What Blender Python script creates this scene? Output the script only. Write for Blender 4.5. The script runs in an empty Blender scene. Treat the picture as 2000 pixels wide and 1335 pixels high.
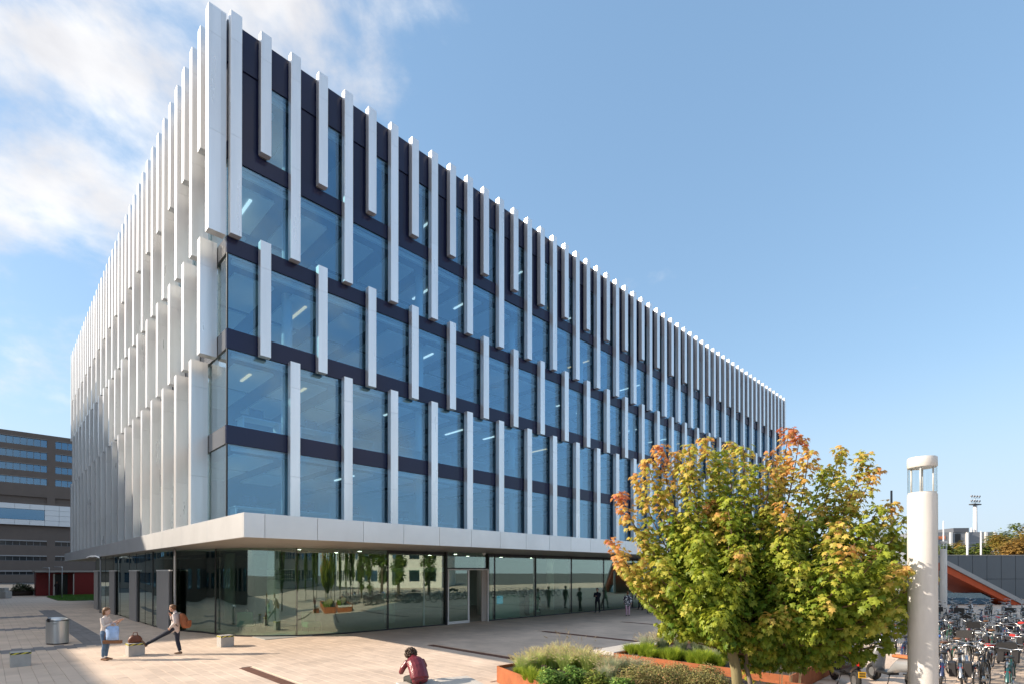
import bpy, bmesh, math, random
import numpy as np
from mathutils import Vector, Matrix

random.seed(7)
RNG = np.random.RandomState(7)
S = bpy.context.scene
COL = S.collection
PI = math.pi

# ------------------------------------------------------------------ camera
FPX, PITCH, PPY, CAMH = 1023.07, 0.0046, 1110.75, 2.9
cd = bpy.data.cameras.new('camera')
cam = bpy.data.objects.new('camera', cd)
COL.objects.link(cam)
cam.location = (0, 0, CAMH)
cam.rotation_euler = (PI / 2 + PITCH, 0, 0)
cd.sensor_fit = 'HORIZONTAL'
cd.sensor_width = 36
cd.lens = 36 * FPX / 2000
cd.shift_y = (PPY - 667.5) / 2000
cd.clip_end = 3000
S.camera = cam

# ------------------------------------------------------------------ light
SUN_EL = math.radians(25.6)
SUN_DIR = Vector((math.cos(SUN_EL) * 0.9985, math.cos(SUN_EL) * 0.055, -math.sin(SUN_EL)))   # direction the light travels
ld = bpy.data.lights.new('sun', 'SUN')
ld.energy = 4.1
ld.angle = math.radians(0.55)
ld.color = (1.0, 0.86, 0.70)
sun = bpy.data.objects.new('sun', ld)
COL.objects.link(sun)
sun.rotation_euler = SUN_DIR.to_track_quat('-Z', 'Y').to_euler()
sun.location = (-40, 0, 60)

W = bpy.data.worlds.new('World')
S.world = W
W.use_nodes = True
nt = W.node_tree
for n in list(nt.nodes):
    nt.nodes.remove(n)


def wn(t, **k):
    n = nt.nodes.new(t)
    for a, b in k.items():
        setattr(n, a, b)
    return n


def wmath(op, a, b=None, c=None):
    n = wn('ShaderNodeMath', operation=op)
    for i, v in enumerate((a, b, c)):
        if v is None:
            continue
        if isinstance(v, (int, float)):
            n.inputs[i].default_value = v
        else:
            nt.links.new(v, n.inputs[i])
    return n.outputs[0]


sky = wn('ShaderNodeTexSky', sky_type='NISHITA', sun_disc=False)
sky.sun_elevation = SUN_EL
sky.sun_rotation = math.radians(-90 - 3)
sky.air_density = 1.0
sky.dust_density = 0.3
sky.ozone_density = 3.0
tc = wn('ShaderNodeTexCoord')
sep = wn('ShaderNodeSeparateXYZ')
nt.links.new(tc.outputs['Generated'], sep.inputs[0])
zc = wmath('MULTIPLY', sep.outputs[2], 1.7)
comb = wn('ShaderNodeCombineXYZ')
nt.links.new(sep.outputs[0], comb.inputs[0])
nt.links.new(sep.outputs[1], comb.inputs[1])
nt.links.new(zc, comb.inputs[2])
nz = wn('ShaderNodeTexNoise')
nz.inputs['Scale'].default_value = 4.3
nz.inputs['Detail'].default_value = 9
nz.inputs['Roughness'].default_value = 0.56
nz.inputs['Distortion'].default_value = 0.15
mpn = wn('ShaderNodeMapping')
mpn.inputs['Location'].default_value = (0.3, 0.9, 0.2)
nt.links.new(comb.outputs[0], mpn.inputs[0])
nt.links.new(mpn.outputs[0], nz.inputs['Vector'])
# the cloud field thickens towards the west (left) and thins out to the east
bias = wmath('MULTIPLY', wmath('ADD', wmath('SUBTRACT', sep.outputs[0], wmath('MULTIPLY', sep.outputs[2], 0.9)), 0.79), -0.62)
bias = wmath('MINIMUM', wmath('MAXIMUM', bias, -0.17), 0.085)
# broken cloud added behind the camera to whiten the fill light; also mirrored in the windows
back = wmath('MULTIPLY', wmath('ADD', sep.outputs[1], -0.25), -0.5)
back = wmath('MINIMUM', wmath('MAXIMUM', back, 0.0), 0.21)
bias = wmath('ADD', bias, back)
dens = wmath('ADD', nz.outputs[0], bias)
mr = wn('ShaderNodeMapRange', interpolation_type='SMOOTHSTEP')
nt.links.new(dens, mr.inputs[0])
mr.inputs[1].default_value = 0.50
mr.inputs[2].default_value = 0.74
mr.inputs[3].default_value = 0.0
mr.inputs[4].default_value = 0.97
hz = wn('ShaderNodeMapRange')
nt.links.new(sep.outputs[2], hz.inputs[0])
hz.inputs[1].default_value = 0.0
hz.inputs[2].default_value = 0.07
cmask = wmath('MULTIPLY', mr.outputs[0], hz.outputs[0])
mix = wn('ShaderNodeMix', data_type='RGBA')
nt.links.new(cmask, mix.inputs[0])
gm = wn('ShaderNodeGamma')
gm.inputs[1].default_value = 0.46
nt.links.new(sky.outputs[0], gm.inputs[0])
hs = wn('ShaderNodeHueSaturation')
hs.inputs['Saturation'].default_value = 1.46
hs.inputs['Value'].default_value = 1.76
nt.links.new(gm.outputs[0], hs.inputs['Color'])
hr = wn('ShaderNodeMapRange', interpolation_type='SMOOTHSTEP')
nt.links.new(sep.outputs[2], hr.inputs[0])
hr.inputs[1].default_value = 0.0
hr.inputs[2].default_value = 0.34
hr.inputs[3].default_value = 0.85
hr.inputs[4].default_value = 0.0
hm = wn('ShaderNodeMix', data_type='RGBA')
nt.links.new(hr.outputs[0], hm.inputs[0])
nt.links.new(hs.outputs[0], hm.inputs[6])
hm.inputs[7].default_value = (2.15, 2.65, 3.25, 1)
nt.links.new(hm.outputs[2], mix.inputs[6])
n2 = wn('ShaderNodeTexNoise')
n2.inputs['Scale'].default_value = 7.0
n2.inputs['Detail'].default_value = 6
nt.links.new(mpn.outputs[0], n2.inputs['Vector'])
cr = wn('ShaderNodeMapRange')
nt.links.new(n2.outputs[0], cr.inputs[0])
cr.inputs[1].default_value = 0.35
cr.inputs[2].default_value = 0.65
cr.inputs[3].default_value = 3.05
cr.inputs[4].default_value = 4.1
cc3 = wn('ShaderNodeCombineColor')
nt.links.new(cr.outputs[0], cc3.inputs[0])
nt.links.new(cr.outputs[0], cc3.inputs[1])
nt.links.new(wmath('ADD', wmath('MULTIPLY', cr.outputs[0], 0.9), 0.42), cc3.inputs[2])
nt.links.new(cc3.outputs[0], mix.inputs[7])
bg = wn('ShaderNodeBackground')
bg.inputs[1].default_value = 0.15
nt.links.new(mix.outputs[2], bg.inputs[0])
wo = wn('ShaderNodeOutputWorld')
nt.links.new(bg.outputs[0], wo.inputs[0])

S.view_settings.view_transform = 'Standard'
S.view_settings.look = 'None'
S.view_settings.gamma = 1
S.view_settings.exposure = 0.90
S.render.engine = 'CYCLES'
S.cycles.use_denoising = True
S.cycles.max_bounces = 9
S.cycles.transparent_max_bounces = 24
S.cycles.glossy_bounces = 5
S.cycles.diffuse_bounces = 4
S.cycles.caustics_reflective = False
S.cycles.caustics_refractive = False
S.cycles.sample_clamp_indirect = 6.0

# ------------------------------------------------------------------ frame of the plaza: local x along the entrance front, local y along the left front
PHI = 0.7831
G = Vector((-10.78, 19.74, 0))
D1 = Vector((math.sin(PHI), math.cos(PHI), 0))
D2 = Vector((-math.cos(PHI), math.sin(PHI), 0))
ROTZ = PI / 2 - PHI


def wl(x, y, z=0.0):
    p = G + D1 * x + D2 * y
    return Vector((p.x, p.y, z))


def lc(p):
    q = Vector((p[0], p[1], 0)) - G
    return q.dot(D1), q.dot(D2)


def ray(px, py):
    u = (px - 1000) / FPX
    v = (PPY - py) / FPX
    c, s = math.cos(PITCH), math.sin(PITCH)
    return Vector((u, c - v * s, s + v * c))


def gnd(px, py, z=0.0):
    r = ray(px, py)
    t = (z - CAMH) / r.z
    return Vector((r.x * t, r.y * t, z))


def at(px, py, Y):
    r = ray(px, py)
    t = Y / r.y
    return Vector((r.x * t, Y, CAMH + r.z * t))


def pl(px, py, ax, val):
    r = ray(px, py)
    d = D1 if ax == 0 else D2
    t = (val + G.dot(d)) / (r.dot(d))
    p = Vector((r.x * t, r.y * t, CAMH + r.z * t))
    a, b = lc(p)
    return a, b, p.z


# ------------------------------------------------------------------ materials
MATS = {}


def mat(name, col=(0.5, 0.5, 0.5), rough=0.6, metal=0.0, var=0.0, vscale=4.0, bump=0.0, bscale=40.0, emit=0.0, attr=None,
        spec=0.5, transl=0.0, coat=0.0, rvar=0.0, island=0.0, stretch=None, world=False):
    if name in MATS:
        return MATS[name]
    m = bpy.data.materials.new(name)
    m.use_nodes = True
    t = m.node_tree
    b = t.nodes['Principled BSDF']
    b.inputs['Base Color'].default_value = (*col, 1)
    b.inputs['Roughness'].default_value = rough
    b.inputs['Metallic'].default_value = metal
    b.inputs['Specular IOR Level'].default_value = spec
    b.inputs['Coat Weight'].default_value = coat
    csock = None
    tcn = None
    if var or bump or rvar:
        tcn = t.nodes.new('ShaderNodeTexCoord')
        vec = tcn.outputs['Object']
        if world:
            vec = t.nodes.new('ShaderNodeNewGeometry').outputs['Position']
        if stretch:
            mp = t.nodes.new('ShaderNodeMapping')
            mp.inputs['Scale'].default_value = stretch
            t.links.new(vec, mp.inputs[0])
            vec = mp.outputs[0]
    if attr:
        a = t.nodes.new('ShaderNodeAttribute')
        a.attribute_name = attr
        csock = a.outputs['Color']
    if var or island:
        hsv = t.nodes.new('ShaderNodeHueSaturation')
        if csock:
            t.links.new(csock, hsv.inputs['Color'])
        else:
            hsv.inputs['Color'].default_value = (*col, 1)
        vs = None
        if var:
            n = t.nodes.new('ShaderNodeTexNoise')
            n.inputs['Scale'].default_value = vscale
            n.inputs['Detail'].default_value = 6
            n.inputs['Roughness'].default_value = 0.62
            t.links.new(vec, n.inputs['Vector'])
            r = t.nodes.new('ShaderNodeMapRange')
            r.inputs[1].default_value = 0.25
            r.inputs[2].default_value = 0.75
            r.inputs[3].default_value = 1 - var
            r.inputs[4].default_value = 1 + var
            t.links.new(n.outputs[0], r.inputs[0])
            vs = r.outputs[0]
        if island:
            g = t.nodes.new('ShaderNodeNewGeometry')
            oi = t.nodes.new('ShaderNodeObjectInfo')
            ad = t.nodes.new('ShaderNodeMath')
            ad.operation = 'ADD'
            t.links.new(g.outputs['Random Per Island'], ad.inputs[0])
            t.links.new(oi.outputs['Random'], ad.inputs[1])
            fr = t.nodes.new('ShaderNodeMath')
            fr.operation = 'FRACT'
            t.links.new(ad.outputs[0], fr.inputs[0])
            r2 = t.nodes.new('ShaderNodeMapRange')
            r2.inputs[3].default_value = 1 - island
            r2.inputs[4].default_value = 1 + island
            t.links.new(fr.outputs[0], r2.inputs[0])
            if vs:
                mu = t.nodes.new('ShaderNodeMath')
                mu.operation = 'MULTIPLY'
                t.links.new(vs, mu.inputs[0])
                t.links.new(r2.outputs[0], mu.inputs[1])
                vs = mu.outputs[0]
            else:
                vs = r2.outputs[0]
        t.links.new(vs, hsv.inputs['Value'])
        csock = hsv.outputs[0]
    if csock:
        t.links.new(csock, b.inputs['Base Color'])
    if rvar:
        n = t.nodes.new('ShaderNodeTexNoise')
        n.inputs['Scale'].default_value = vscale * 1.7
        n.inputs['Detail'].default_value = 4
        t.links.new(vec, n.inputs['Vector'])
        r = t.nodes.new('ShaderNodeMapRange')
        r.inputs[3].default_value = max(0.02, rough - rvar)
        r.inputs[4].default_value = rough + rvar
        t.links.new(n.outputs[0], r.inputs[0])
        t.links.new(r.outputs[0], b.inputs['Roughness'])
    if bump:
        n = t.nodes.new('ShaderNodeTexNoise')
        n.inputs['Scale'].default_value = bscale
        n.inputs['Detail'].default_value = 5
        t.links.new(vec, n.inputs['Vector'])
        bp = t.nodes.new('ShaderNodeBump')
        bp.inputs['Strength'].default_value = bump
        bp.inputs['Distance'].default_value = 0.02
        t.links.new(n.outputs[0], bp.inputs['Height'])
        t.links.new(bp.outputs[0], b.inputs['Normal'])
    if emit:
        b.inputs['Emission Color'].default_value = (*col, 1)
        b.inputs['Emission Strength'].default_value = emit
    if transl:
        tr = t.nodes.new('ShaderNodeBsdfTranslucent')
        if csock:
            t.links.new(csock, tr.inputs[0])
        else:
            tr.inputs[0].default_value = (*col, 1)
        mx = t.nodes.new('ShaderNodeMixShader')
        mx.inputs[0].default_value = transl
        t.links.new(b.outputs[0], mx.inputs[1])
        t.links.new(tr.outputs[0], mx.inputs[2])
        t.links.new(mx.outputs[0], t.nodes['Material Output'].inputs[0])
    MATS[name] = m
    return m


def glassmat(name, tint, f0, refl=(1, 1, 1), wav=0.0, wscale=0.6, rough=0.0):
    """window glass: clear transmission with a tint, reflection growing towards grazing angles"""
    if name in MATS:
        return MATS[name]
    m = bpy.data.materials.new(name)
    m.use_nodes = True
    t = m.node_tree
    for n in list(t.nodes):
        t.nodes.remove(n)
    out = t.nodes.new('ShaderNodeOutputMaterial')
    tr = t.nodes.new('ShaderNodeBsdfTransparent')
    tr.inputs[0].default_value = (*tint, 1)
    gl = t.nodes.new('ShaderNodeBsdfGlossy')
    gl.inputs[0].default_value = (*refl, 1)
    gl.inputs['Roughness'].default_value = rough
    lw = t.nodes.new('ShaderNodeLayerWeight')
    lw.inputs[0].default_value = 0.5
    pw = t.nodes.new('ShaderNodeMath')
    pw.operation = 'POWER'
    t.links.new(lw.outputs['Facing'], pw.inputs[0])
    pw.inputs[1].default_value = 3.2
    ma = t.nodes.new('ShaderNodeMath')
    ma.operation = 'MULTIPLY_ADD'
    t.links.new(pw.outputs[0], ma.inputs[0])
    ma.inputs[1].default_value = 1 - f0
    ma.inputs[2].default_value = f0
    mx = t.nodes.new('ShaderNodeMixShader')
    t.links.new(ma.outputs[0], mx.inputs[0])
    t.links.new(tr.outputs[0], mx.inputs[1])
    t.links.new(gl.outputs[0], mx.inputs[2])
    t.links.new(mx.outputs[0], out.inputs[0])
    if wav:
        tcn = t.nodes.new('ShaderNodeTexCoord')
        n = t.nodes.new('ShaderNodeTexNoise')
        n.inputs['Scale'].default_value = wscale
        n.inputs['Detail'].default_value = 2
        t.links.new(tcn.outputs['Object'], n.inputs['Vector'])
        bp = t.nodes.new('ShaderNodeBump')
        bp.inputs['Strength'].default_value = wav
        bp.inputs['Distance'].default_value = 0.05
        t.links.new(n.outputs[0], bp.inputs['Height'])
        t.links.new(bp.outputs[0], gl.inputs['Normal'])
    MATS[name] = m
    return m


ALU = mat('satin_aluminium', (0.84, 0.845, 0.85), 0.30, 0.6, var=0.09, vscale=1.6, rvar=0.08, stretch=(1, 1, 0.10), island=0.035, world=True)
ALUD = mat('aluminium_joint', (0.25, 0.26, 0.28), 0.5, 0.5)
CANO = mat('canopy_aluminium', (0.76, 0.77, 0.78), 0.36, 0.6, var=0.07, vscale=0.8, island=0.03, world=True)
SOFF = mat('soffit_boards', (0.30, 0.27, 0.24), 0.45, 0.1, var=0.12, vscale=1.2, stretch=(0.2, 4, 1))
NAVY = mat('navy_enamel_glass', (0.017, 0.022, 0.062), 0.14, 0.0, spec=0.32, var=0.1, vscale=0.3)
GLASS = glassmat('office_glass', (0.68, 0.88, 1.0), 0.17, refl=(0.60, 0.83, 1.0), wav=0.012, wscale=0.5)
GLASSL = glassmat('sun_side_glass', (0.66, 0.78, 0.78), 0.16, refl=(0.92, 0.98, 1.0), wav=0.012, wscale=0.5)
LOBGL = glassmat('lobby_glass', (0.74, 0.88, 0.79), 0.19, refl=(0.90, 1.0, 0.94), wav=0.03, wscale=0.35)
BGGL = glassmat('ribbon_glass', (0.2, 0.28, 0.32), 0.30, refl=(0.30, 0.54, 0.82), wav=0.02)
DARKF = mat('dark_frame', (0.03, 0.032, 0.035), 0.4, 0.3)
WHITEF = mat('white_frame', (0.75, 0.74, 0.72), 0.4, 0.1)
CEIL = mat('ceiling_white', (0.82, 0.83, 0.83), 0.8)
CEILD = mat('ceiling_baffle', (0.13, 0.16, 0.20), 0.8)
IFLOOR = mat('office_carpet', (0.38, 0.38, 0.39), 0.9, var=0.1, vscale=2)
IWALL = mat('core_wall', (0.62, 0.63, 0.63), 0.85, var=0.05)
LAMP = mat('ceiling_lamp_glow', (1.0, 0.93, 0.80), 0.5, emit=0.65)
LAMPO = mat('warm_lamp_glow', (1.0, 0.62, 0.30), 0.5, emit=0.6)
PLASTER = mat('column_white', (0.66, 0.67, 0.66), 0.7)
PAVE = mat('beige_paver', (0.64, 0.51, 0.405), 0.82, var=0.20, vscale=0.55, bump=0.12, bscale=60, island=0.06, world=True)
PAVED = mat('grey_paver', (0.20, 0.195, 0.20), 0.8, var=0.15, vscale=0.55, bump=0.12, bscale=60, island=0.1, world=True)
CORTEN = mat('corten_steel', (0.36, 0.115, 0.042), 0.78, 0.1, var=0.28, vscale=3.5, bump=0.15, bscale=25, rvar=0.1)
CORTEND = mat('corten_strip_metal', (0.16, 0.075, 0.05), 0.7, 0.2, var=0.2, vscale=3)
STONE = mat('pale_stone', (0.55, 0.51, 0.46), 0.8, var=0.12, vscale=5, bump=0.3, bscale=30)
CONC = mat('concrete', (0.40, 0.39, 0.37), 0.85, var=0.12, vscale=6, bump=0.2, bscale=50)
STEEL = mat('brushed_steel', (0.55, 0.57, 0.58), 0.33, 0.85, var=0.08, vscale=3, stretch=(6, 6, 0.3))
BLACK = mat('black_plastic', (0.02, 0.02, 0.022), 0.45)
RUBBER = mat('rubber', (0.018, 0.018, 0.018), 0.8)
CHROME = mat('chrome', (0.55, 0.55, 0.55), 0.28, 1.0)
SOIL = mat('planting_soil', (0.05, 0.036, 0.025), 0.95, var=0.3, vscale=12, bump=0.6, bscale=30)


# ------------------------------------------------------------------ mesh builder
class MB:
    def __init__(s):
        s.v, s.f, s.m, s.c = [], [], [], None

    def add(s, vs, fs, mi=0):
        o = len(s.v)
        s.v.extend([tuple(p) for p in vs])
        s.f.extend([tuple(i + o for i in f) for f in fs])
        s.m.extend([mi] * len(fs))

    def box(s, x0, x1, y0, y1, z0, z1, mi=0):
        s.add([(x0, y0, z0), (x1, y0, z0), (x1, y1, z0), (x0, y1, z0), (x0, y0, z1), (x1, y0, z1), (x1, y1, z1), (x0, y1, z1)],
              [(0, 3, 2, 1), (4, 5, 6, 7), (0, 1, 5, 4), (1, 2, 6, 5), (2, 3, 7, 6), (3, 0, 4, 7)], mi)

    def bbox(s, x0, x1, y0, y1, z0, z1, b=0.01, mi=0):
        """box with chamfered vertical and top edges"""
        a = [(x0 + b, y0), (x1 - b, y0), (x1, y0 + b), (x1, y1 - b), (x1 - b, y1), (x0 + b, y1), (x0, y1 - b), (x0, y0 + b)]
        i = [(x0 + 2 * b, y0 + b), (x1 - 2 * b, y0 + b), (x1 - b, y0 + 2 * b), (x1 - b, y1 - 2 * b), (x1 - 2 * b, y1 - b), (x0 + 2 * b, y1 - b), (x0 + b, y1 - 2 * b), (x0 + b, y0 + 2 * b)]
        vs = [(x, y, z0) for x, y in a] + [(x, y, z1 - b) for x, y in a] + [(x, y, z1) for x, y in i]
        fs = [tuple(range(7, -1, -1)), tuple(range(16, 24))]
        for k in range(8):
            j = (k + 1) % 8
            fs += [(k, j, j + 8, k + 8), (k + 8, j + 8, j + 16, k + 16)]
        s.add(vs, fs, mi)

    def prism(s, poly, z0, z1, mi=0, caps=True):
        n = len(poly)
        vs = [(x, y, z0) for x, y in poly] + [(x, y, z1) for x, y in poly]
        fs = [(k, (k + 1) % n, (k + 1) % n + n, k + n) for k in range(n)]
        if caps:
            fs += [tuple(range(n - 1, -1, -1)), tuple(range(n, 2 * n))]
        s.add(vs, fs, mi)

    def loft(s, rings, mi=0, close=True):
        n = len(rings[0])
        vs = [p for r in rings for p in r]
        fs = []
        for k in range(len(rings) - 1):
            for i in range(n):
                j = (i + 1) % n
                fs.append((k * n + i, k * n + j, (k + 1) * n + j, (k + 1) * n + i))
        if close:
            fs.append(tuple(range(n - 1, -1, -1)))
            b = (len(rings) - 1) * n
            fs.append(tuple(range(b, b + n)))
        s.add(vs, fs, mi)

    def tube(s, pts, rad, n=8, mi=0, close=True):
        pts = [Vector(p) for p in pts]
        if not hasattr(rad, '__len__'):
            rad = [rad] * len(pts)
        rings = []
        prev = None
        for k, p in enumerate(pts):
            d = (pts[min(k + 1, len(pts) - 1)] - pts[max(k - 1, 0)])
            if d.length < 1e-9:
                d = Vector((0, 0, 1))
            d.normalize()
            if prev is None:
                a = Vector((0, 0, 1)) if abs(d.z) < 0.9 else Vector((1, 0, 0))
                u = d.cross(a).normalized()
            else:
                u = (prev - d * prev.dot(d))
                u = u.normalized() if u.length > 1e-6 else d.orthogonal().normalized()
            prev = u
            w = d.cross(u)
            rings.append([p + (u * math.cos(2 * PI * i / n) + w * math.sin(2 * PI * i / n)) * rad[k] for i in range(n)])
        s.loft(rings, mi, close)

    def lathe(s, prof, n=24, cx=0, cy=0, mi=0):
        rings = [[(cx + r * math.cos(2 * PI * i / n), cy + r * math.sin(2 * PI * i / n), z) for i in range(n)] for r, z in prof]
        s.loft(rings, mi, True)

    def torus(s, c, R, r, axis='x', n=28, k=6, mi=0):
        pts = []
        for i in range(n):
            a = 2 * PI * i / n
            ring = []
            for j in range(k):
                b = 2 * PI * j / k
                rr = R + r * math.cos(b)
                h = r * math.sin(b)
                if axis == 'x':
                    ring.append((c[0] + h, c[1] + rr * math.cos(a), c[2] + rr * math.sin(a)))
                else:
                    ring.append((c[0] + rr * math.cos(a), c[1] + rr * math.sin(a), c[2] + h))
            pts.append(ring)
        pts.append(pts[0])
        vs = [p for r_ in pts[:-1] for p in r_]
        fs = []
        for i in range(n):
            i2 = (i + 1) % n
            for j in range(k):
                j2 = (j + 1) % k
                fs.append((i * k + j, i2 * k + j, i2 * k + j2, i * k + j2))
        s.add(vs, fs, mi)

    def mesh(s, name, mats, smooth=False, cols=None):
        me = bpy.data.meshes.new(name)
        me.from_pydata(s.v, [], s.f)
        for m in (mats if isinstance(mats, (list, tuple)) else [mats]):
            me.materials.append(m)
        if any(s.m):
            me.polygons.foreach_set('material_index', s.m)
        if smooth:
            me.polygons.foreach_set('use_smooth', [True] * len(me.polygons))
        if cols is not None:
            a = me.color_attributes.new('tint', 'FLOAT_COLOR', 'POINT')
            a.data.foreach_set('color', np.asarray(cols, dtype=np.float32).ravel())
        me.validate()
        me.update()
        return me

    def build(s, name, mats, parent=None, smooth=False, loc=None, rotz=0.0, cols=None):
        return obj(name, s.mesh(name, mats, smooth, cols), parent, loc, rotz)


def obj(name, me, parent=None, loc=None, rotz=0.0):
    o = bpy.data.objects.new(name, me)
    COL.objects.link(o)
    if parent is not None:
        o.parent = parent
    if loc is not None:
        o.location = loc
    if rotz:
        o.rotation_euler = (0, 0, rotz)
    return o


def tag(o, label=None, cat=None, group=None, kind=None):
    if label:
        o['label'] = label
    if cat:
        o['category'] = cat
    if group:
        o['group'] = group
    if kind:
        o['kind'] = kind
    return o


def empty(name, loc=(0, 0, 0), rotz=0.0, label=None, cat=None, group=None):
    o = bpy.data.objects.new(name, None)
    o.empty_display_size = 0.3
    COL.objects.link(o)
    o.location = loc
    o.rotation_euler = (0, 0, rotz)
    return tag(o, label, cat, group)


def copy_tree(o, parent=None):
    c = o.copy()
    COL.objects.link(c)
    c.parent = parent
    for ch in list(o.children):
        copy_tree(ch, c)
    return c


def autosmooth(o, ang=40):
    me = o.data
    me.polygons.foreach_set('use_smooth', [True] * len(me.polygons))
    try:
        me.set_sharp_from_angle(angle=math.radians(ang))
    except Exception:
        pass


# ================================================================== THE SETTING
g = MB()
g.add([(-900, -300, -0.05), (900, -300, -0.05), (900, 1500, -0.05), (-900, 1500, -0.05)], [(0, 1, 2, 3)])
tag(g.build('ground', mat('asphalt_ground', (0.10, 0.098, 0.095), 0.9, var=0.2, vscale=0.3)), kind='structure')


def brickmat(name, col, col2, bw, bh):
    m = bpy.data.materials.new(name)
    m.use_nodes = True
    t = m.node_tree
    b = t.nodes['Principled BSDF']
    b.inputs['Roughness'].default_value = 0.85
    tcn = t.nodes.new('ShaderNodeTexCoord')
    mp = t.nodes.new('ShaderNodeMapping')
    mp.inputs['Rotation'].default_value = (0, 0, PI / 2)
    t.links.new(tcn.outputs['Object'], mp.inputs[0])
    br = t.nodes.new('ShaderNodeTexBrick')
    br.inputs['Color1'].default_value = (*col, 1)
    br.inputs['Color2'].default_value = (*col2, 1)
    br.inputs['Mortar'].default_value = (col[0] * .55, col[1] * .55, col[2] * .55, 1)
    br.inputs['Scale'].default_value = 1
    br.inputs['Mortar Size'].default_value = 0.006
    br.inputs['Brick Width'].default_value = bw
    br.inputs['Row Height'].default_value = bh
    t.links.new(mp.outputs[0], br.inputs['Vector'])
    n = t.nodes.new('ShaderNodeTexNoise')
    n.inputs['Scale'].default_value = 0.5
    n.inputs['Detail'].default_value = 7
    t.links.new(tcn.outputs['Object'], n.inputs['Vector'])
    r = t.nodes.new('ShaderNodeMapRange')
    r.inputs[3].default_value = 0.8
    r.inputs[4].default_value = 1.2
    t.links.new(n.outputs[0], r.inputs[0])
    h = t.nodes.new('ShaderNodeHueSaturation')
    t.links.new(br.outputs[0], h.inputs['Color'])
    t.links.new(r.outputs[0], h.inputs['Value'])
    t.links.new(h.outputs[0], b.inputs['Base Color'])
    return m


plaza = empty('plaza_paving', G, ROTZ)
tag(plaza, kind='structure')
PLZ = brickmat('plaza_pavers', (0.64, 0.51, 0.405), (0.60, 0.48, 0.38), 0.6, 0.3)
g = MB()
g.add([(-40, -60, -0.02), (110, -60, -0.02), (110, 68, -0.02), (-40, 68, -0.02)], [(0, 1, 2, 3)])
g.build('paving_bed', PLZ, plaza)

# slabs, built one by one in the part of the plaza where they can be told apart
STRIPX = [-0.86, 6.03, 12.83, 19.6, 26.4]
P1POLY = [(3.1, -11.56), (6.35, -11.75), (6.35, -20.0), (0.3, -20.0)]
P2RECT = (7.0, 11.2, -17.5, -12.6)


def inpoly(x, y, poly):
    r = False
    n = len(poly)
    for i in range(n):
        x1, y1 = poly[i]
        x2, y2 = poly[(i + 1) % n]
        if (y1 > y) != (y2 > y) and x < (x2 - x1) * (y - y1) / (y2 - y1) + x1:
            r = not r
    return r


slabs = []
for i in range(-34, 104):
    for j in range(-34, 52):
        x0 = i * 0.30
        y0 = j * 0.60 + (0.3 if i % 2 else 0.0)
        xc, yc = x0 + .15, y0 + .3
        w = wl(xc, yc)
        if w.y < 11.0 or abs(w.x / w.y) > 1.02 or w.y > 46:
            continue
        if (xc > 3.4 and yc > 3.2) or (xc > 2.2 and yc > 5.0) or (xc > 1.2 and yc > 8.0):
            continue
        if inpoly(xc, yc, P1POLY) or (P2RECT[0] < xc < P2RECT[1] and P2RECT[2] < yc < P2RECT[3]):
            continue
        if any(abs(xc - sx) < 0.15 and -12.5 < yc < -4.4 for sx in STRIPX):
            continue
        dark = (-3.62 < xc < -2.68 and yc > 4.6) or (xc < -3.5 and any(abs(yc - b) < 0.62 for b in (5.0, 14.8, 24.6, 34.4)))
        slabs.append((w.y, x0, y0, dark))
slabs.sort()
hw, hl, gp = 0.30, 0.60, 0.005


def slab_geo(mb, x0, y0, z, dz):
    b = 0.003
    x0, x1, y0, y1 = x0 + gp / 2, x0 + hw - gp / 2, y0 + gp / 2, y0 + hl - gp / 2
    vs = [(x0, y0, -.03), (x1, y0, -.03), (x1, y1, -.03), (x0, y1, -.03), (x0, y0, z - .003), (x1, y0, z - .003 + dz), (x1, y1, z - .003 + dz), (x0, y1, z - .003),
          (x0 + b, y0 + b, z), (x1 - b, y0 + b, z + dz), (x1 - b, y1 - b, z + dz), (x0 + b, y1 - b, z)]
    fs = [(8, 9, 10, 11)]
    for k in range(4):
        q = (k + 1) % 4
        fs += [(k, q, q + 4, k + 4), (k + 4, q + 4, q + 8, k + 8)]
    mb.add(vs, fs)


SLM = []
for k in range(4):
    for mm in (PAVE, PAVED):
        b_ = MB()
        slab_geo(b_, -hw / 2, -hl / 2, 0.0, (k - 1.5) * 0.0012)
        SLM.append(b_.mesh('paver', mm))
rest = {False: MB(), True: MB()}
nind = 0
for (yy, x0, y0, dark) in slabs:
    px = 1000 + FPX * wl(x0, y0).x / yy
    if nind < 300 and 0 < px < 1000:
        o = obj('paver', SLM[random.randrange(4) * 2 + (1 if dark else 0)], plaza, (x0 + hw / 2, y0 + hl / 2, random.uniform(-.002, .001)))
        nind += 1
    else:
        slab_geo(rest[dark], x0, y0, random.uniform(-.002, .001), random.uniform(-.002, .002))
tag(rest[False].build('beige_pavers', PAVE, plaza), kind='stuff')
tag(rest[True].build('grey_pavers', PAVED, plaza), kind='stuff')
for i, sx in enumerate(STRIPX):
    m_ = MB()
    for k in range(26):
        y1 = -4.62 - k * 0.31
        m_.box(sx - 0.15, sx + 0.15, y1 - 0.30, y1, -0.028, 0.003)
    tag(m_.build('drain_strip', CORTEND, None, loc=G, rotz=ROTZ),
        ['rusty steel strip set in the paving left of the seated person', 'rusty steel strip in the paving right behind the seated person',
         'dark steel strip in the shaded paving in front of the entrance', 'far dark steel strip in the shaded paving near the walking people',
         'farthest dark steel strip in the paving behind the maple'][i], 'drain strip', 'steel strips in the paving')

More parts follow.
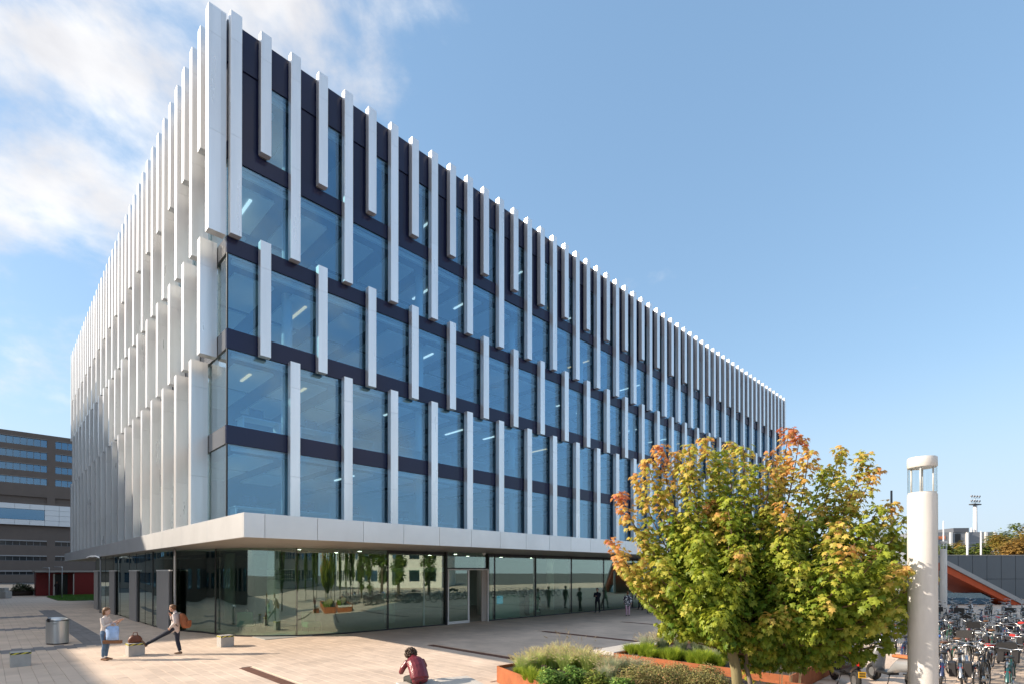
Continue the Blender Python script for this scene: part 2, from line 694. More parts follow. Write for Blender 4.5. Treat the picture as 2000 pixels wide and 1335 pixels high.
# lawn by the red cabin
lw = []
pts = [gnd(*p) for p in ((91, 1164.5), (112, 1171.3), (140, 1172), (185, 1171), (185, 1160), (130, 1161))]
g = MB()
poly = [(p.x, p.y) for p in pts]
g.prism(poly, -0.03, 0.05)
v, f = [], []
for k in range(16000):
    x = random.uniform(min(p[0] for p in poly), max(p[0] for p in poly))
    y = random.uniform(min(p[1] for p in poly), max(p[1] for p in poly))
    if not inpoly(x, y, poly):
        continue
    a = random.uniform(0, 2 * PI)
    n = len(g.v)
    h = random.uniform(.06, .14)
    w_ = .02
    g.add([(x - w_ * math.cos(a), y - w_ * math.sin(a), .04), (x + w_ * math.cos(a), y + w_ * math.sin(a), .04), (x + random.uniform(-.05, .05), y + random.uniform(-.05, .05), .05 + h)], [(0, 1, 2)])
tag(g.build('lawn', mat('lawn_green', (0.09, 0.20, 0.03), 0.8, var=0.25, vscale=2, transl=0.2)), 'small green lawn in front of the dark red cabin', 'lawn', kind='stuff')

# ================================================================== THE OFFICE BUILDING
B = empty('office_building', G, ROTZ, 'six-storey office building with staggered white aluminium fins and navy bands', 'building')
LX, LY = 63.0, 46.0
MODU = 1.164
NR, NL = 54, 39
ZTOP = 23.92
ROWS = {'Al': (15.55, ZTOP), 'As': (19.2, ZTOP), 'B': (11.3, 15.76), 'C': (4.5, 11.40)}


def finR(z0, z1):
    m = MB()
    w = 0.40
    m.prism([(0.05, -0.085), (0.05, 0.0), (w - 0.05, 0.0), (w - 0.05, -0.085)], z0 + 0.02, z1 - 0.02, 1)
    b = 0.008
    prof = [(0, -0.085), (w, -0.085), (w, -0.35 + b), (w - b, -0.35), (b, -0.35), (0, -0.35 + b)]
    prof = prof[::-1]
    zs = [z0]
    zz = z1 - 1.05
    while zz > z0 + 0.6:
        zs.append(zz)
        zz -= 3.6
    zs.append(z1)
    zs.sort()
    for a, c in zip(zs[:-1], zs[1:]):
        m.prism(prof, a + (0 if a == z0 else 0.006), c, 0)
    return m.mesh('fin', [ALU, ALUD])


def finL(z0, z1):
    m = MB()
    w = 0.37
    b = 0.008
    # runs from the glass (x=0) outwards (x=-0.62); the face towards the corner is y=0, ribbed next to the glass
    prof = [(-0.62 + b, 0), (-0.62, b), (-0.62, w - b), (-0.62 + b, w), (-0.02, w), (-0.02, 0.0)]
    x = -0.02
    for k in range(5):
        x1 = x - 0.022
        prof += [(x1, 0.0), (x1, 0.016), (x1 - 0.014, 0.016), (x1 - 0.014, 0.0)]
        x = x1 - 0.014
    prof = prof[::-1]
    zs = [z0]
    zz = z1 - 1.05
    while zz > z0 + 0.6:
        zs.append(zz)
        zz -= 3.6
    zs.append(z1)
    zs.sort()
    for a, c in zip(zs[:-1], zs[1:]):
        m.prism(prof, a + (0 if a == z0 else 0.006), c, 0)
    return m.mesh('fin', [ALU, ALUD])


FR = {k: finR(*v) for k, v in ROWS.items()}
FL = {k: finL(*v) for k, v in ROWS.items()}
for n in range(NR):
    x = n * MODU - 0.06 if n else 0.02
    for r in (['Al', 'C'] if n % 2 == 0 else ['As', 'B']):
        if n == 0 and r == 'C':
            continue
        obj('fin', FR[r], B, (x, 0, 0))
for m in range(NL):
    y = m * 1.1652 - 0.066
    for r in (['Al', 'C'] if m % 2 == 0 else ['As', 'B']):
        if m == 0 and r == 'C':
            continue
        obj('fin', FL[r], B, (-0.03 if m == 0 else 0, y, 0))

BANDS = [(4.10, 4.80), (7.76, 8.46), (11.36, 12.10), (14.97, 15.60), (18.57, 19.20)]
# navy bands and parapet
for z0, z1 in BANDS + [(22.22, 23.80)]:
    m = MB()
    m.box(0.004, LX, 0.0, 0.12, z0, z1)
    m.build('spandrel_band', NAVY, B)
    m = MB()
    m.box(0.0, 0.12, 0.124, LY, z0, z1)
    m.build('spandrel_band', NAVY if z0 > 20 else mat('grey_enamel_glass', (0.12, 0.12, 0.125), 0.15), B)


def panes_along(axis, breaks, z0, z1, mats_, gname):
    for k in range(len(breaks) - 1):
        a, b = breaks[k] + 0.015, breaks[k + 1] - 0.015
        mm = mats_ if not callable(mats_) else mats_(k)
        key = (axis, round(b - a, 3), z0, mm.name)
        if key not in PCACHE:
            q = MB()
            if axis == 0:
                q.box(0, b - a, 0.05, 0.075, z0 + 0.015, z1 - 0.015)
            else:
                q.box(0.05, 0.075, 0, b - a, z0 + 0.015, z1 - 0.015)
            PCACHE[key] = q.mesh(gname, mm)
        nm = 'spandrel_panel' if mm is NAVY else gname
        po_ = obj(nm, PCACHE[key], B, (a, 0, 0) if axis == 0 else (0, a, 0))
        if axis == 0 and mm is not NAVY:
            po_.rotation_euler = (random.gauss(0, .0012) * .5, 0, random.gauss(0, .0022))


PCACHE = {}


def brk(start, step, end, first):
    r = [first]
    v_ = start
    while v_ < end - 0.3:
        if v_ > first + 0.2:
            r.append(v_)
        v_ += step
    r.append(end)
    return r


ev = brk(2 * MODU + 0.14, 2 * MODU, LX, 0.01)
od = brk(MODU + 0.14, 2 * MODU, LX, 0.01)
al = brk(MODU + 0.14, MODU, LX, 0.01)
panes_along(0, ev, 4.80, 7.76, GLASS, 'window_pane')
panes_along(0, ev, 8.46, 11.36, GLASS, 'window_pane')
panes_along(0, od, 12.10, 14.97, GLASS, 'window_pane')
panes_along(0, ev, 15.60, 18.57, GLASS, 'window_pane')
panes_along(0, al, 19.20, 22.22, lambda k: NAVY if k % 2 == 0 else GLASS, 'window_pane')
ML = 1.1652
evl = brk(2 * ML + 0.12, 2 * ML, LY, 0.08)
odl = brk(ML + 0.12, 2 * ML, LY, 0.08)
all_ = brk(ML + 0.12, ML, LY, 0.08)
panes_along(1, evl, 4.80, 7.76, GLASSL, 'window_pane')
panes_along(1, evl, 8.46, 11.36, GLASSL, 'window_pane')
panes_along(1, odl, 12.10, 14.97, GLASSL, 'window_pane')
panes_along(1, evl, 15.60, 18.57, GLASSL, 'window_pane')
panes_along(1, all_, 19.20, 22.22, lambda k: NAVY if k % 2 == 0 else GLASSL, 'window_pane')
# slim frames at the pane joints, head and foot
FRG = mat('frame_grey', (0.30, 0.33, 0.36), 0.5, 0.4)
for br_, z0, z1 in ((ev, 4.8, 7.76), (ev, 8.46, 11.36), (od, 12.1, 14.97), (ev, 15.6, 18.57), (al, 19.2, 22.22)):
    m = MB()
    m.box(-0.05, 0.05, 0.08, 0.2, z0, z1)
    fme = m.mesh('window_post', FRG)
    for v_ in br_[1:-1]:
        obj('window_post', fme, B, (v_, 0, 0))
    for za, zb in ((z0 + .002, z0 + .05), (z1 - .06, z1 - .002)):
        m = MB()
        m.box(0.1, LX, 0.082, 0.16, za, zb)
        m.build('window_rail', FRG, B)
m = MB()
m.box(0.004, 0.06, 0.01, 0.06, 4.3, 15.5)
m.build('corner_mullion', DARKF, B)

# structure and interior
for z0, z1 in BANDS:
    m = MB()
    m.box(0.16, LX - 0.1, 0.16, LY - 0.1, z0 + 0.02, z1 - 0.03)
    m.build('floor_slab', mat('slab_grey', (0.16, 0.19, 0.23), 0.8), B)
for z0, z1 in BANDS:
    m = MB()
    m.box(0.2, LX - 0.15, 0.2, LY - 0.15, z1 - 0.025, z1 + 0.0)
    m.build('carpet', IFLOOR, B)
for fl, (z0, z1) in enumerate(BANDS[1:] + [(22.22, 23.7)]):
    isl = MB()
    isl.bbox(0, 1.55, 0.95, 3.9, z0 - 0.26, z0 - 0.16, .01)
    isl.bbox(0, 1.55, 4.3, 7.5, z0 - 0.26, z0 - 0.16, .01)
    isl = isl.mesh('ceiling_island', CEIL)
    for k in range(27):
        obj('ceiling_island', isl, B, (0.55 + k * 2.328, 0, 0))
    m = MB()
    m.box(0.3, LX - 1, 0.34, 0.5, z0 - 0.16, z0 + 0.01)
    m.build('blind_box', CEIL, B)
    ml = {}
    for k in range(27):
        x = 1.32 + k * 2.328
        if random.random() < 0.72:
            continue
        wm = random.random() < 0.4
        key = (wm, random.random() < .5)
        if ('l', fl) + key not in ml:
            q = MB()
            q.box(-0.05, 0.05, 1.4, 2.5 if key[1] else 3.3, z0 - 0.31, z0 - 0.265)
            ml[('l', fl) + key] = q.mesh('ceiling_lamp', LAMPO if wm else LAMP)
        obj('ceiling_lamp', ml[('l', fl) + key], B, (x, 0, 0))
m = MB()
m.box(8.2, LX - 4, 8.0, 8.25, 4.8, 23.6)
m.box(8.0, 8.2, 8.0, LY - 4, 4.8, 23.6)
m.build('core_wall', IWALL, B)
m = MB()
m.box(0.3, LX - 0.3, LY - 0.3, LY - 0.1, 4.2, 23.6)
m.box(LX - 0.3, LX - 0.1, 0.3, LY - 0.3, 4.2, 23.6)
m.box(0.15, LX - 0.12, 0.15, LY - 0.12, 23.35, 23.6)
m.build('roof_deck', mat('roof_grey', (0.25, 0.25, 0.26), 0.9), B)
q = MB()
q.lathe([(0.22, 4.8), (0.22, 22.2)], 16)
cme = q.mesh('column', PLASTER, True)
for k in range(10):
    obj('column', cme, B, (2.9 + k * 6.98, 1.6, 0))
for k in range(1, 6):
    obj('column', cme, B, (1.6, 1.5 + k * 6.98, 0))
# a few desks, screens and partitions behind the lower windows
DESK = mat('desk_top', (0.55, 0.54, 0.52), 0.6)
q = MB()
q.bbox(0, 1.6, 0, .8, .70, .74, .008)
dtop = q.mesh('table_top', DESK)
q = MB()
q.box(0, .05, .05, .75, 0, .70)
dleg = q.mesh('leg', DESK)
q = MB()
q.box(.4, .95, .35, .39, .85, 1.2)
q.box(.64, .7, .35, .39, .742, .85)
dscr = q.mesh('monitor', BLACK)
for z in (4.8, 8.46):
    for k in range(7):
        x = 0.7 + k * 2.4 + random.uniform(-.3, .3)
        t = empty('office_desk', wl(x, 1.0, z), ROTZ, 'office desk with a dark monitor seen behind the lower office windows', 'desk', 'desks behind the office windows')
        obj('table_top', dtop, t)
        obj('leg', dleg, t, (.05, 0, 0))
        obj('leg', dleg, t, (1.5, 0, 0))
        obj('monitor', dscr, t)

# canopy
CX0, CY0, CZ0, CZ1 = -0.80, -4.40, 3.97, 4.73
m = MB()
m.prism([(CX0 + .1, CY0 + .1), (LX, CY0 + .1), (LX, 1.3), (1.2, 1.3), (1.2, LY + 1), (CX0 + .1, LY + 1)], CZ0 + 0.03, CZ1 - 0.05)
cano = m.build('canopy', CANO, B)
m = MB()
x = CX0 + .02
k = 0
while x < LX:
    x1 = min(x + 0.30, LX)
    m.box(x + .004, x1 - .004, CY0 + .12, 3.3, CZ0 + .005, CZ0 + 0.028)
    x = x1
y = 3.3
while y < LY + 1:
    m.box(CX0 + .12, 3.0, y + .004, y + .296, CZ0 + .005, CZ0 + 0.028)
    y += 0.3
tag(m.build('soffit_boards', SOFF, cano), kind='stuff')
cw = 1.714
q = MB()
q.bbox(0.006, cw - 0.006, 0, 0.1, CZ0, CZ1, 0.004)
cpm = q.mesh('fascia_panel', CANO)
obj('fascia_panel', cpm, cano, (CX0 + 0.62 - cw + 0.1, CY0, 0)) if False else None
q = MB()
q.bbox(CX0, -0.186, CY0, CY0 + .1, CZ0, CZ1, 0.004)
q.build('fascia_panel', CANO, cano)
x = -0.18
while x < LX - 1.2:
    obj('fascia_panel', cpm, cano, (x, CY0, 0))
    x += cw
q = MB()
q.bbox(0, 0.1, 0.006, cw * 2 - 0.006, CZ0, CZ1, 0.004)
cpl = q.mesh('fascia_panel', CANO)
q = MB()
q.bbox(CX0, CX0 + .1, CY0 + .104, -0.606, CZ0, CZ1, 0.004)
q.build('fascia_panel', CANO, cano)
y = -0.6
while y < LY:
    obj('fascia_panel', cpl, cano, (CX0, y, 0))
    y += cw * 2

# ---- ground floor: glass front with a rounded corner
GY = 1.22
path = [(LX, GY)]
ctrl = [(26.24, GY), (22.37, GY), (18.67, GY), (15.05, GY), (14.42, GY), (11.38, GY), (7.75, GY)]
corner = [(7.75, GY), (5.8, 1.26), (4.6, 1.46), (3.5, 1.9), (2.6, 2.55), (1.9, 3.3), (1.4, 4.2), (1.12, 5.2), (0.9, 6.4), (0.52, 7.5), (0.2, 8.6), (0.0, 9.9), (-0.1, 11.6)]


def glasswall(pts, z0, z1, name, mt, th=0.03, parent=B, smooth=True):
    """a bent pane following a plan polyline"""
    q_ = MB()
    inn = []
    for k, p in enumerate(pts):
        a = Vector(pts[max(k - 1, 0)])
        b = Vector(pts[min(k + 1, len(pts) - 1)])
        d = (b - a).normalized()
        nrm = Vector((d.y, -d.x))
        inn.append((p[0] + nrm.x * th, p[1] + nrm.y * th))
    n_ = len(pts)
    vs = [(x_, y_, z0) for x_, y_ in pts] + [(x_, y_, z1) for x_, y_ in pts] + [(x_, y_, z0) for x_, y_ in inn] + [(x_, y_, z1) for x_, y_ in inn]
    fs = []
    for k in range(n_ - 1):
        fs += [(k, k + n_, k + 1 + n_, k + 1), (k + 2 * n_, k + 1 + 2 * n_, k + 1 + 3 * n_, k + 3 * n_)]
    q_.add(vs, fs)
    return q_.build(name, mt, parent, smooth=smooth)


def dense(pts, n=4):
    """Catmull-Rom refinement of a plan polyline"""
    r = []
    P = [Vector(p) for p in pts]
    for k in range(len(P) - 1):
        p0, p1, p2, p3 = P[max(k - 1, 0)], P[k], P[k + 1], P[min(k + 2, len(P) - 1)]
        for i in range(n):
            t = i / n
            q_ = 0.5 * ((2 * p1) + (-p0 + p2) * t + (2 * p0 - 5 * p1 + 4 * p2 - p3) * t * t + (-p0 + 3 * p1 - 3 * p2 + p3) * t ** 3)
            r.append((q_.x, q_.y))
    r.append(tuple(pts[-1]))
    return r


cd_ = dense(corner, 4)
splits = [0, 12, 28, 40, 48]
for a, b in zip(splits[:-1], splits[1:]):
    glasswall(cd_[a:b + 1], 0.06, CZ0, 'lobby_glass_pane', LOBGL)
for a in splits:
    x, y = cd_[a]
    m = MB()
    m.box(x - .02, x + .02, y + .005, y + .16, 0.064, CZ0 - .003)
    m.build('mullion', DARKF, B)
for x in (7.75, 15.05, 18.67, 22.37, 26.24, 30.2, 34.2, 38.2, 42.2, 46.2, 50.2, 54.2, 58.2):
    m = MB()
    m.box(x - .025, x + .025, GY - .03, GY + .18, 0.064, CZ0 - .003)
    m.build('mullion', DARKF, B)
m = MB()
cl = [(LX, GY)] + [(x, GY) for x in (50, 40, 30, 20, 14.45)]
for a, b in ((14.45, LX), (7.75, 11.37)):
    m.box(a, b, GY - .04, GY + .1, 0.0, 0.062)
    m.box(a, b, GY - .02, GY + .12, 3.82, CZ0)
for k in range(len(cd_) - 1):
    (x0, y0), (x1, y1) = cd_[k], cd_[k + 1]
    m.prism([(x0 - .02, y0 - .03), (x0 + .12, y0 + .1), (x1 + .12, y1 + .1), (x1 - .02, y1 - .03)][::-1], 0.0, 0.062)
m.build('plinth_rail', DARKF, B)
gx = [7.75, 11.37]
gx2 = [15.05, 18.67, 22.37, 26.24, 30.2, 34.2, 38.2, 42.2, 46.2, 50.2, 54.2, 58.2, LX]
q = MB()
q.box(7.78, 9.9, GY, GY + .03, 0.06, CZ0)
q.build('lobby_glass_pane', LOBGL, B)
q = MB()
q.box(9.96, 11.3, GY, GY + .03, 0.06, CZ0)
q.build('lobby_glass_pane', LOBGL, B)
m = MB()
m.box(9.9, 9.96, GY + .0, GY + .1, 0.06, 2.9)
m.box(7.78, 11.3, GY + .04, GY + .12, 2.9, 3.12)
m.build('transom_beam', mat('pale_green_metal', (0.30, 0.42, 0.37), 0.5), B)
for a, b in zip(gx2[:-1], gx2[1:]):
    q = MB()
    q.box(a + .03, b - .03, GY, GY + .03, 0.06, CZ0)
    q.build('lobby_glass_pane', LOBGL, B)
# entrance: dark portal, white sliding door, the right half open
m = MB()
m.box(11.30, 11.40, GY - .12, GY + .3, 0, CZ0)
m.box(14.42, 14.50, GY - .12, GY + .3, 0, CZ0)
m.box(11.40, 14.42, GY - .1, GY + .28, 3.06, 3.12)
m.build('door_portal', DARKF, B)
q = MB()
q.box(11.42, 14.40, GY, GY + .03, 3.13, CZ0)
q.build('lobby_glass_pane', LOBGL, B)
q = MB()
q.box(14.53, 15.02, GY, GY + .03, 0.06, CZ0)
q.build('lobby_glass_pane', LOBGL, B)
door = MB()
door.box(11.40, 11.47, GY - .16, GY + .02, 0.0, 3.0)
door.box(11.40, 14.42, GY - .16, GY + .02, 3.0, 3.055)
door.box(14.36, 14.42, GY - .16, GY + .02, 0.0, 3.0)
door.box(11.47, 12.84, GY - .14, GY - .06, 0.02, 0.17)
door.box(12.84, 12.95, GY - .14, GY - .06, 0.02, 2.99)
dr = door.build('sliding_door', WHITEF, B)
q = MB()
q.box(11.475, 12.835, GY - .11, GY - .09, 0.17, 2.99)
q.build('door_glass', LOBGL, dr)
m = MB()
m.box(13.95, 14.34, GY - .05, GY + .0, 0.02, 2.99)
m.build('open_leaf', mat('beige_panel', (0.42, 0.37, 0.33), 0.6), dr)
# small camera above the door
m = MB()
m.lathe([(0.10, CZ0 - .02), (0.10, CZ0 - .07), (0.07, CZ0 - .13), (0.02, CZ0 - .16)], 14, 12.9, -0.2)
m.build('dome_camera', WHITEF, B, smooth=True)

# left side of the ground floor: dark glass with grey door portals
left = [(-0.1, 11.6), (-0.14, 14), (-0.12, 18), (-0.18, 24), (-0.25, 31.0)]
ld_ = dense(left, 3)
DKGL = glassmat('dark_green_glass', (0.22, 0.30, 0.25), 0.34, refl=(0.9, 1.0, 0.92), wav=0.03, wscale=0.4)
yb = [11.6, 13.4, 15.8, 18.0, 21.0, 23.5, 26.5, 28.6, 31.0]


def leftx(y_):
    if y_ <= 11.6:
        pts_ = cd_
    else:
        pts_ = ld_
    for (xa, ya), (xb, yb_) in zip(pts_[:-1], pts_[1:]):
        if ya <= y_ <= yb_:
            return xa + (xb - xa) * (y_ - ya) / max(1e-6, yb_ - ya)
    return 0.0


for a, b in zip(yb[:-1], yb[1:]):
    n_ = 5
    pp = [(leftx(a + .02 + (b - a - .04) * k / n_), a + .02 + (b - a - .04) * k / n_) for k in range(n_ + 1)]
    glasswall(pp, 0.06, CZ0, 'lobby_glass_pane', DKGL)
for y_ in yb:
    x_ = leftx(y_)
    m = MB()
    m.box(x_ - .01, x_ + .12, y_ - .02, y_ + .02, 0, CZ0 - .002)
    m.build('mullion', DARKF, B)
m = MB()
m.box(-0.2, 18, 31.03, 31.15, 0.0, CZ0)
m.build('end_wall', DARKF, B)
GREYP = mat('grey_portal_panel', (0.36, 0.345, 0.335), 0.55, 0.1, var=0.05)
for (pa, pb, yt) in ((306, 335, 1115), (252, 271, 1116), (213, 228, 1117), (183, 196, 1119)):
    x_ = -0.1
    for _ in range(6):
        y0 = pl(pb - 6, 1200, 0, x_ - .10)[1]
        y1 = pl(pa, 1200, 0, x_ - .10)[1]
        x_ = leftx(min(30.9, max(7, (y0 + y1) / 2)))
    m = MB()
    m.bbox(x_ - .10, x_ - .01, y0, y1, 0.0, 2.93, 0.01)
    po = m.build('door_portal', GREYP, B)
    m = MB()
    m.box(x_ - .12, x_ - .01, y0 - .45, y1 + .02, 2.934, 3.0)
    m.build('portal_cap', WHITEF, po)
    m = MB()
    m.box(x_ - .05, x_ - .02, y0 - .42, y0 - .01, 0.02, 2.93)
    m.build('door_leaf', DARKF, po)

# lobby interior
m = MB()
m.box(2.0, LX - 1, 1.6, 14.9, 0.0, 0.02)
m.build('lobby_floor', mat('lobby_floor_grey', (0.42, 0.42, 0.40), 0.5, var=0.1), B)
m = MB()
m.box(5.5, LX - 1, 13.0, 13.2, 0.02, CZ0)
m.box(5.5, 5.7, 13.2, 31, 0.02, CZ0)
m.build('lobby_wall', mat('lobby_wall_grey', (0.42, 0.44, 0.42), 0.8, var=0.1), B)
q = MB()
q.lathe([(0.3, 0.02), (0.3, CZ0)], 20)
lcm = q.mesh('lobby_column', PLASTER, True)
for x, y in ((3.6, 4.9), (9.9, 4.5), (16.9, 4.5), (23.9, 4.5), (30.9, 4.5), (3.6, 11.5)):
    obj('lobby_column', lcm, B, (x, y, 0))
for k in range(14):  # glowing discs added under the soffit to brighten the lobby interior
    q = MB()
    q.lathe([(0.1, CZ0 - .012), (0.1, CZ0 - .002)], 14, 4.2 + (k % 7) * 3.2, 3.4 + (k // 7) * 2.6)
    q.build('lobby_fill_disc', mat('lobby_fill_glow', (1.0, 0.93, 0.82), 0.5, emit=9.0), B)


def thing_box(name, label, cat, x0, x1, y0, y1, z0, z1, mt, group=None):
    pass


c0 = wl(16.9, 2.4)
t = empty('info_counter', c0, ROTZ, 'pale counter with a blue screen behind the lobby glass right of the door', 'counter')
m = MB()
m.bbox(-1.5, 1.2, -0.3, 0.3, 0.02, 1.45, .02)
m.build('counter_body', mat('counter_pale', (0.40, 0.52, 0.52), 0.5), t)
m = MB()
m.box(-.85, -.35, -.33, -.305, 0.9, 1.4)
m.build('screen', mat('screen_blue', (0.05, 0.35, 0.6), 0.3, emit=0.35), t)
t = empty('book_rack', wl(19.9, 2.6), ROTZ, 'leaflet rack with white shelves behind the lobby glass', 'rack')
m = MB()
m.box(-.6, -.55, -.2, .2, .02, 1.35)
m.box(.55, .6, -.2, .2, .02, 1.35)
m.build('side_panel', DARKF, t)
for k in range(5):
    m = MB()
    m.box(-.54, .54, -.2, .2, .15 + k * .26, .18 + k * .26)
    for j in range(4):
        m.box(-.5 + j * .26, -.3 + j * .26, -.12, -.05, .18 + k * .26, .36 + k * .26)
    m.build('shelf', WHITEF, t)
# hexagonal pendant rings in the rounded corner
t = empty('pendant_ring', wl(4.3, 5.2, 2.2), 0, 'dark hexagonal pendant rings hanging inside the rounded lobby corner', 'pendant lamp')
for k, (r, z) in enumerate(((1.25, 0.0), (1.1, 0.22), (1.25, 0.45))):
    m = MB()
    ps = [(r * math.cos(PI / 3 * i + .2), r * math.sin(PI / 3 * i + .2), z + .35) for i in range(7)]
    m.tube(ps, 0.02, 6)
    m.build('ring', mat('pendant_grey', (0.3, 0.3, 0.28), 0.5), t)
m = MB()
for i in range(3):
    a = PI / 3 * 2 * i + .2
    m.tube([(1.1 * math.cos(a), 1.1 * math.sin(a), .35), (0.1 * math.cos(a), .1 * math.sin(a), 1.74)], 0.006, 5)
m.build('cable', BLACK, t)
# lounge furniture in the corner
for k, (x, y, cc, lab) in enumerate(((4.8, 3.3, (0.05, 0.22, 0.12), 'green lounge chair inside the rounded lobby corner'), (3.4, 6.9, (0.35, 0.36, 0.34), 'grey lounge chair deep inside the rounded lobby corner'),
                                     (2.6, 5.6, (0.05, 0.25, 0.13), 'green lounge chair near the curved glass by the pendant'))):
    t = empty('lounge_chair', wl(x, y, 0.02), ROTZ + k * 1.3, lab, 'chair')
    fm = mat('upholstery_%d' % k, cc, 0.85)
    m = MB()
    m.bbox(-.35, .35, -.35, .35, .22, .46, .05)
    m.build('seat', fm, t)
    m = MB()
    m.bbox(-.35, .35, .3, .44, .3, .95, .05)
    m.build('backrest', fm, t)
    for sx in (-.3, .3):
        for sy in (-.3, .36):
            m = MB()
            m.tube([(sx, sy, 0), (sx, sy, .24)], .015, 6)
            m.build('leg', BLACK, t)

# ================================================================== off to the left and behind the camera: neighbours that shade and are mirrored
BROWN = mat('brown_brick', (0.15, 0.118, 0.10), 0.85, var=0.1, vscale=0.4, bump=0.1)
BROWND = mat('dark_recess', (0.06, 0.055, 0.052), 0.8)
SILVER = mat('silver_panel', (0.62, 0.64, 0.66), 0.4, 0.5, var=0.1, vscale=0.25)


def block(name, label, x0, x1, y0, y1, h, wm, floors, bayw, faces, local=True, gm=None):
    t = empty(name, wl((x0 + x1) / 2, (y0 + y1) / 2) if local else ((x0 + x1) / 2, (y0 + y1) / 2, 0), ROTZ if local else 0, label, 'building')
    hx, hy = (x1 - x0) / 2, (y1 - y0) / 2
    m_ = MB()
    m_.box(-hx, hx, -hy, hy, 0, h)
    w_ = m_.build('wall', wm, t)
    m_ = MB()
    m_.box(-hx - .15, hx + .15, -hy - .15, hy + .15, h + .004, h + .4)
    m_.build('roof', BROWND, t)
    fh = h / floors
    for fc in faces:
        half = hx if fc in '-y+y' and fc[1] == 'y' else hy
        n_ = int(2 * half / bayw)
        key = (name, fc)
        q_ = MB()
        ww, hh = bayw * .62, fh * .5
        if fc[1] == 'y':
            q_.box(-ww / 2, ww / 2, -.04, .04, 0, hh)
        else:
            q_.box(-.04, .04, -ww / 2, ww / 2, 0, hh)
        me_ = q_.mesh('window', gm or BGGL)
        for i in range(n_):
            c_ = -half + bayw * (i + .5) + (2 * half - n_ * bayw) / 2
            for k_ in range(floors):
                z_ = k_ * fh + fh * .3
                if fc == '-y':
                    p_ = (c_, -hy - .03, z_)
                elif fc == '+y':
                    p_ = (c_, hy + .03, z_)
                elif fc == '-x':
                    p_ = (-hx - .03, c_, z_)
                else:
                    p_ = (hx + .03, c_, z_)
                obj('window', me_, t, p_)
    return t


block('brick_building', 'brown brick office block out of frame left, shading the far end of the fins', -46, -12.6, 38.6, 100, 24.3, BROWN, 7, 3.4, ['+x', '-y'])
block('brick_building', 'low brown brick wing out of frame left, shading the paving by the first block', -48, -23.6, 4.0, 38.3, 12.0, BROWN, 3, 3.4, ['+x'])
PALEW = mat('pale_render_wall', (0.55, 0.53, 0.50), 0.85, var=0.06)
block('pale_building', 'pale office block mirrored in the ground floor glass', 62, 84, -32, 20, 8.0, PALEW, 2, 3.0, ['-x'], local=False)
block('pale_building', 'long pale building behind the camera, mirrored in the rounded glass corner', -30, 40, -70, -52, 8.0, mat('warm_render_wall', (0.42, 0.36, 0.31), 0.85, var=0.06), 2, 3.2, ['+y'], local=False)

# ---- background building, far left
BGY = 172.0
bgx0, bgx1 = -30.0, 34.0
bg_ = empty('background_building', wl(0, BGY), ROTZ, 'dark brown ten-storey building with ribbon windows and a silver panel band', 'building')


def bgp(px, py):
    a, b, z = pl(px, py, 1, BGY)
    return a, z


ztop = bgp(137, 855)[1]
m = MB()
m.box(bgx0, bgx1, 0.5, 18, 0, ztop)
m.build('wall', BROWN, bg_)
xg0, xg1 = bgp(92, 900)[0], bgp(108, 900)[0]
# piers and ribbons: horizontal brick bands stand proud, windows sit back
zrow = [(bgp(92, a)[1], bgp(92, b)[1]) for a, b in ((873, 859), (897.5, 884), (922, 909), (947, 934.6))]
zrec = (bgp(0, 975)[1], bgp(0, 964)[1])
zsil = (bgp(0, 1022)[1], bgp(0, 980)[1])
zlow = [(bgp(92, b)[1], bgp(92, a)[1]) for a, b in ((1057, 1065), (1086, 1094), (1115, 1121))]
spans = [(bgx0, xg0), (xg1, bgx1)]
edges = sorted(zrow + [zrec] + zlow)
zprev = 0
for (z0, z1) in edges + [(ztop, ztop)]:
    m = MB()
    m.box(bgx0, bgx1, 0, 0.498, zprev, z0)
    m.build('brick_band', BROWN, bg_)
    zprev = z1
for (z0, z1) in edges:
    m = MB()
    m.box(xg0, xg1, 0, 0.498, z0, z1)
    m.build('brick_pier', BROWN, bg_)
q = MB()
pw = (bgp(92, 866)[0] - bgp(79, 866)[0])
FRM = mat('window_frame_grey', (0.16, 0.17, 0.18), 0.5)
for (z0, z1) in zrow + zlow:
    low = (z0, z1) in zlow
    for (a, b) in spans:
        n_ = max(1, int(round((b - a) / pw)))
        w_ = (b - a) / n_
        me_ = None
        for k in range(n_):
            if a + k * w_ > 14 or a + k * w_ < -10:
                continue
            if me_ is None:
                q = MB()
                q.box(.06, w_ - .06, .3, .34, .06, z1 - z0 - .06)
                me_ = q.mesh('window', BGGL if not low else mat('dark_window', (0.03, 0.035, 0.04), 0.1))
                q = MB()
                q.box(-.06, .06, .22, .34, 0, z1 - z0)
                q.box(.06, w_ - .06, .2, .34, -.0, .055)
                fme = q.mesh('frame', FRM)
                q = MB()
                q.box(0, w_, -.12, .3, -.14, -.0)
                sme = q.mesh('sill', mat('sill_pale', (0.27, 0.25, 0.24), 0.7))
            wo_ = obj('window', me_, bg_, (a + k * w_, 0, z0))
            obj('frame', fme, wo_)
            if not low:
                obj('sill', sme, wo_, (0, -.002, z1 - z0 + .14))
for z0, z1, xa, xb in [(z0, z1, xa, xb) for z0, z1 in zlow for xa, xb in ((bgx0, xg0 - .01), (xg1 + .01, bgx1))]:
    m = MB()
    m.box(xa, xb, -.15, -.003, z1 + .01, z1 + .3)
    m.build('lintel', mat('lintel_pale', (0.34, 0.33, 0.33), 0.7), bg_)
sx = -10.0
pwid = 3.0
ph = (zsil[1] - zsil[0]) / 4
q = MB()
q.bbox(.02, pwid - .02, -1.0, -.02, .02, ph - .02, .02)
spm = q.mesh('metal_panel', SILVER)
wx0, wx1 = bgp(28, 1000)[0], bgp(64.5, 1000)[0]
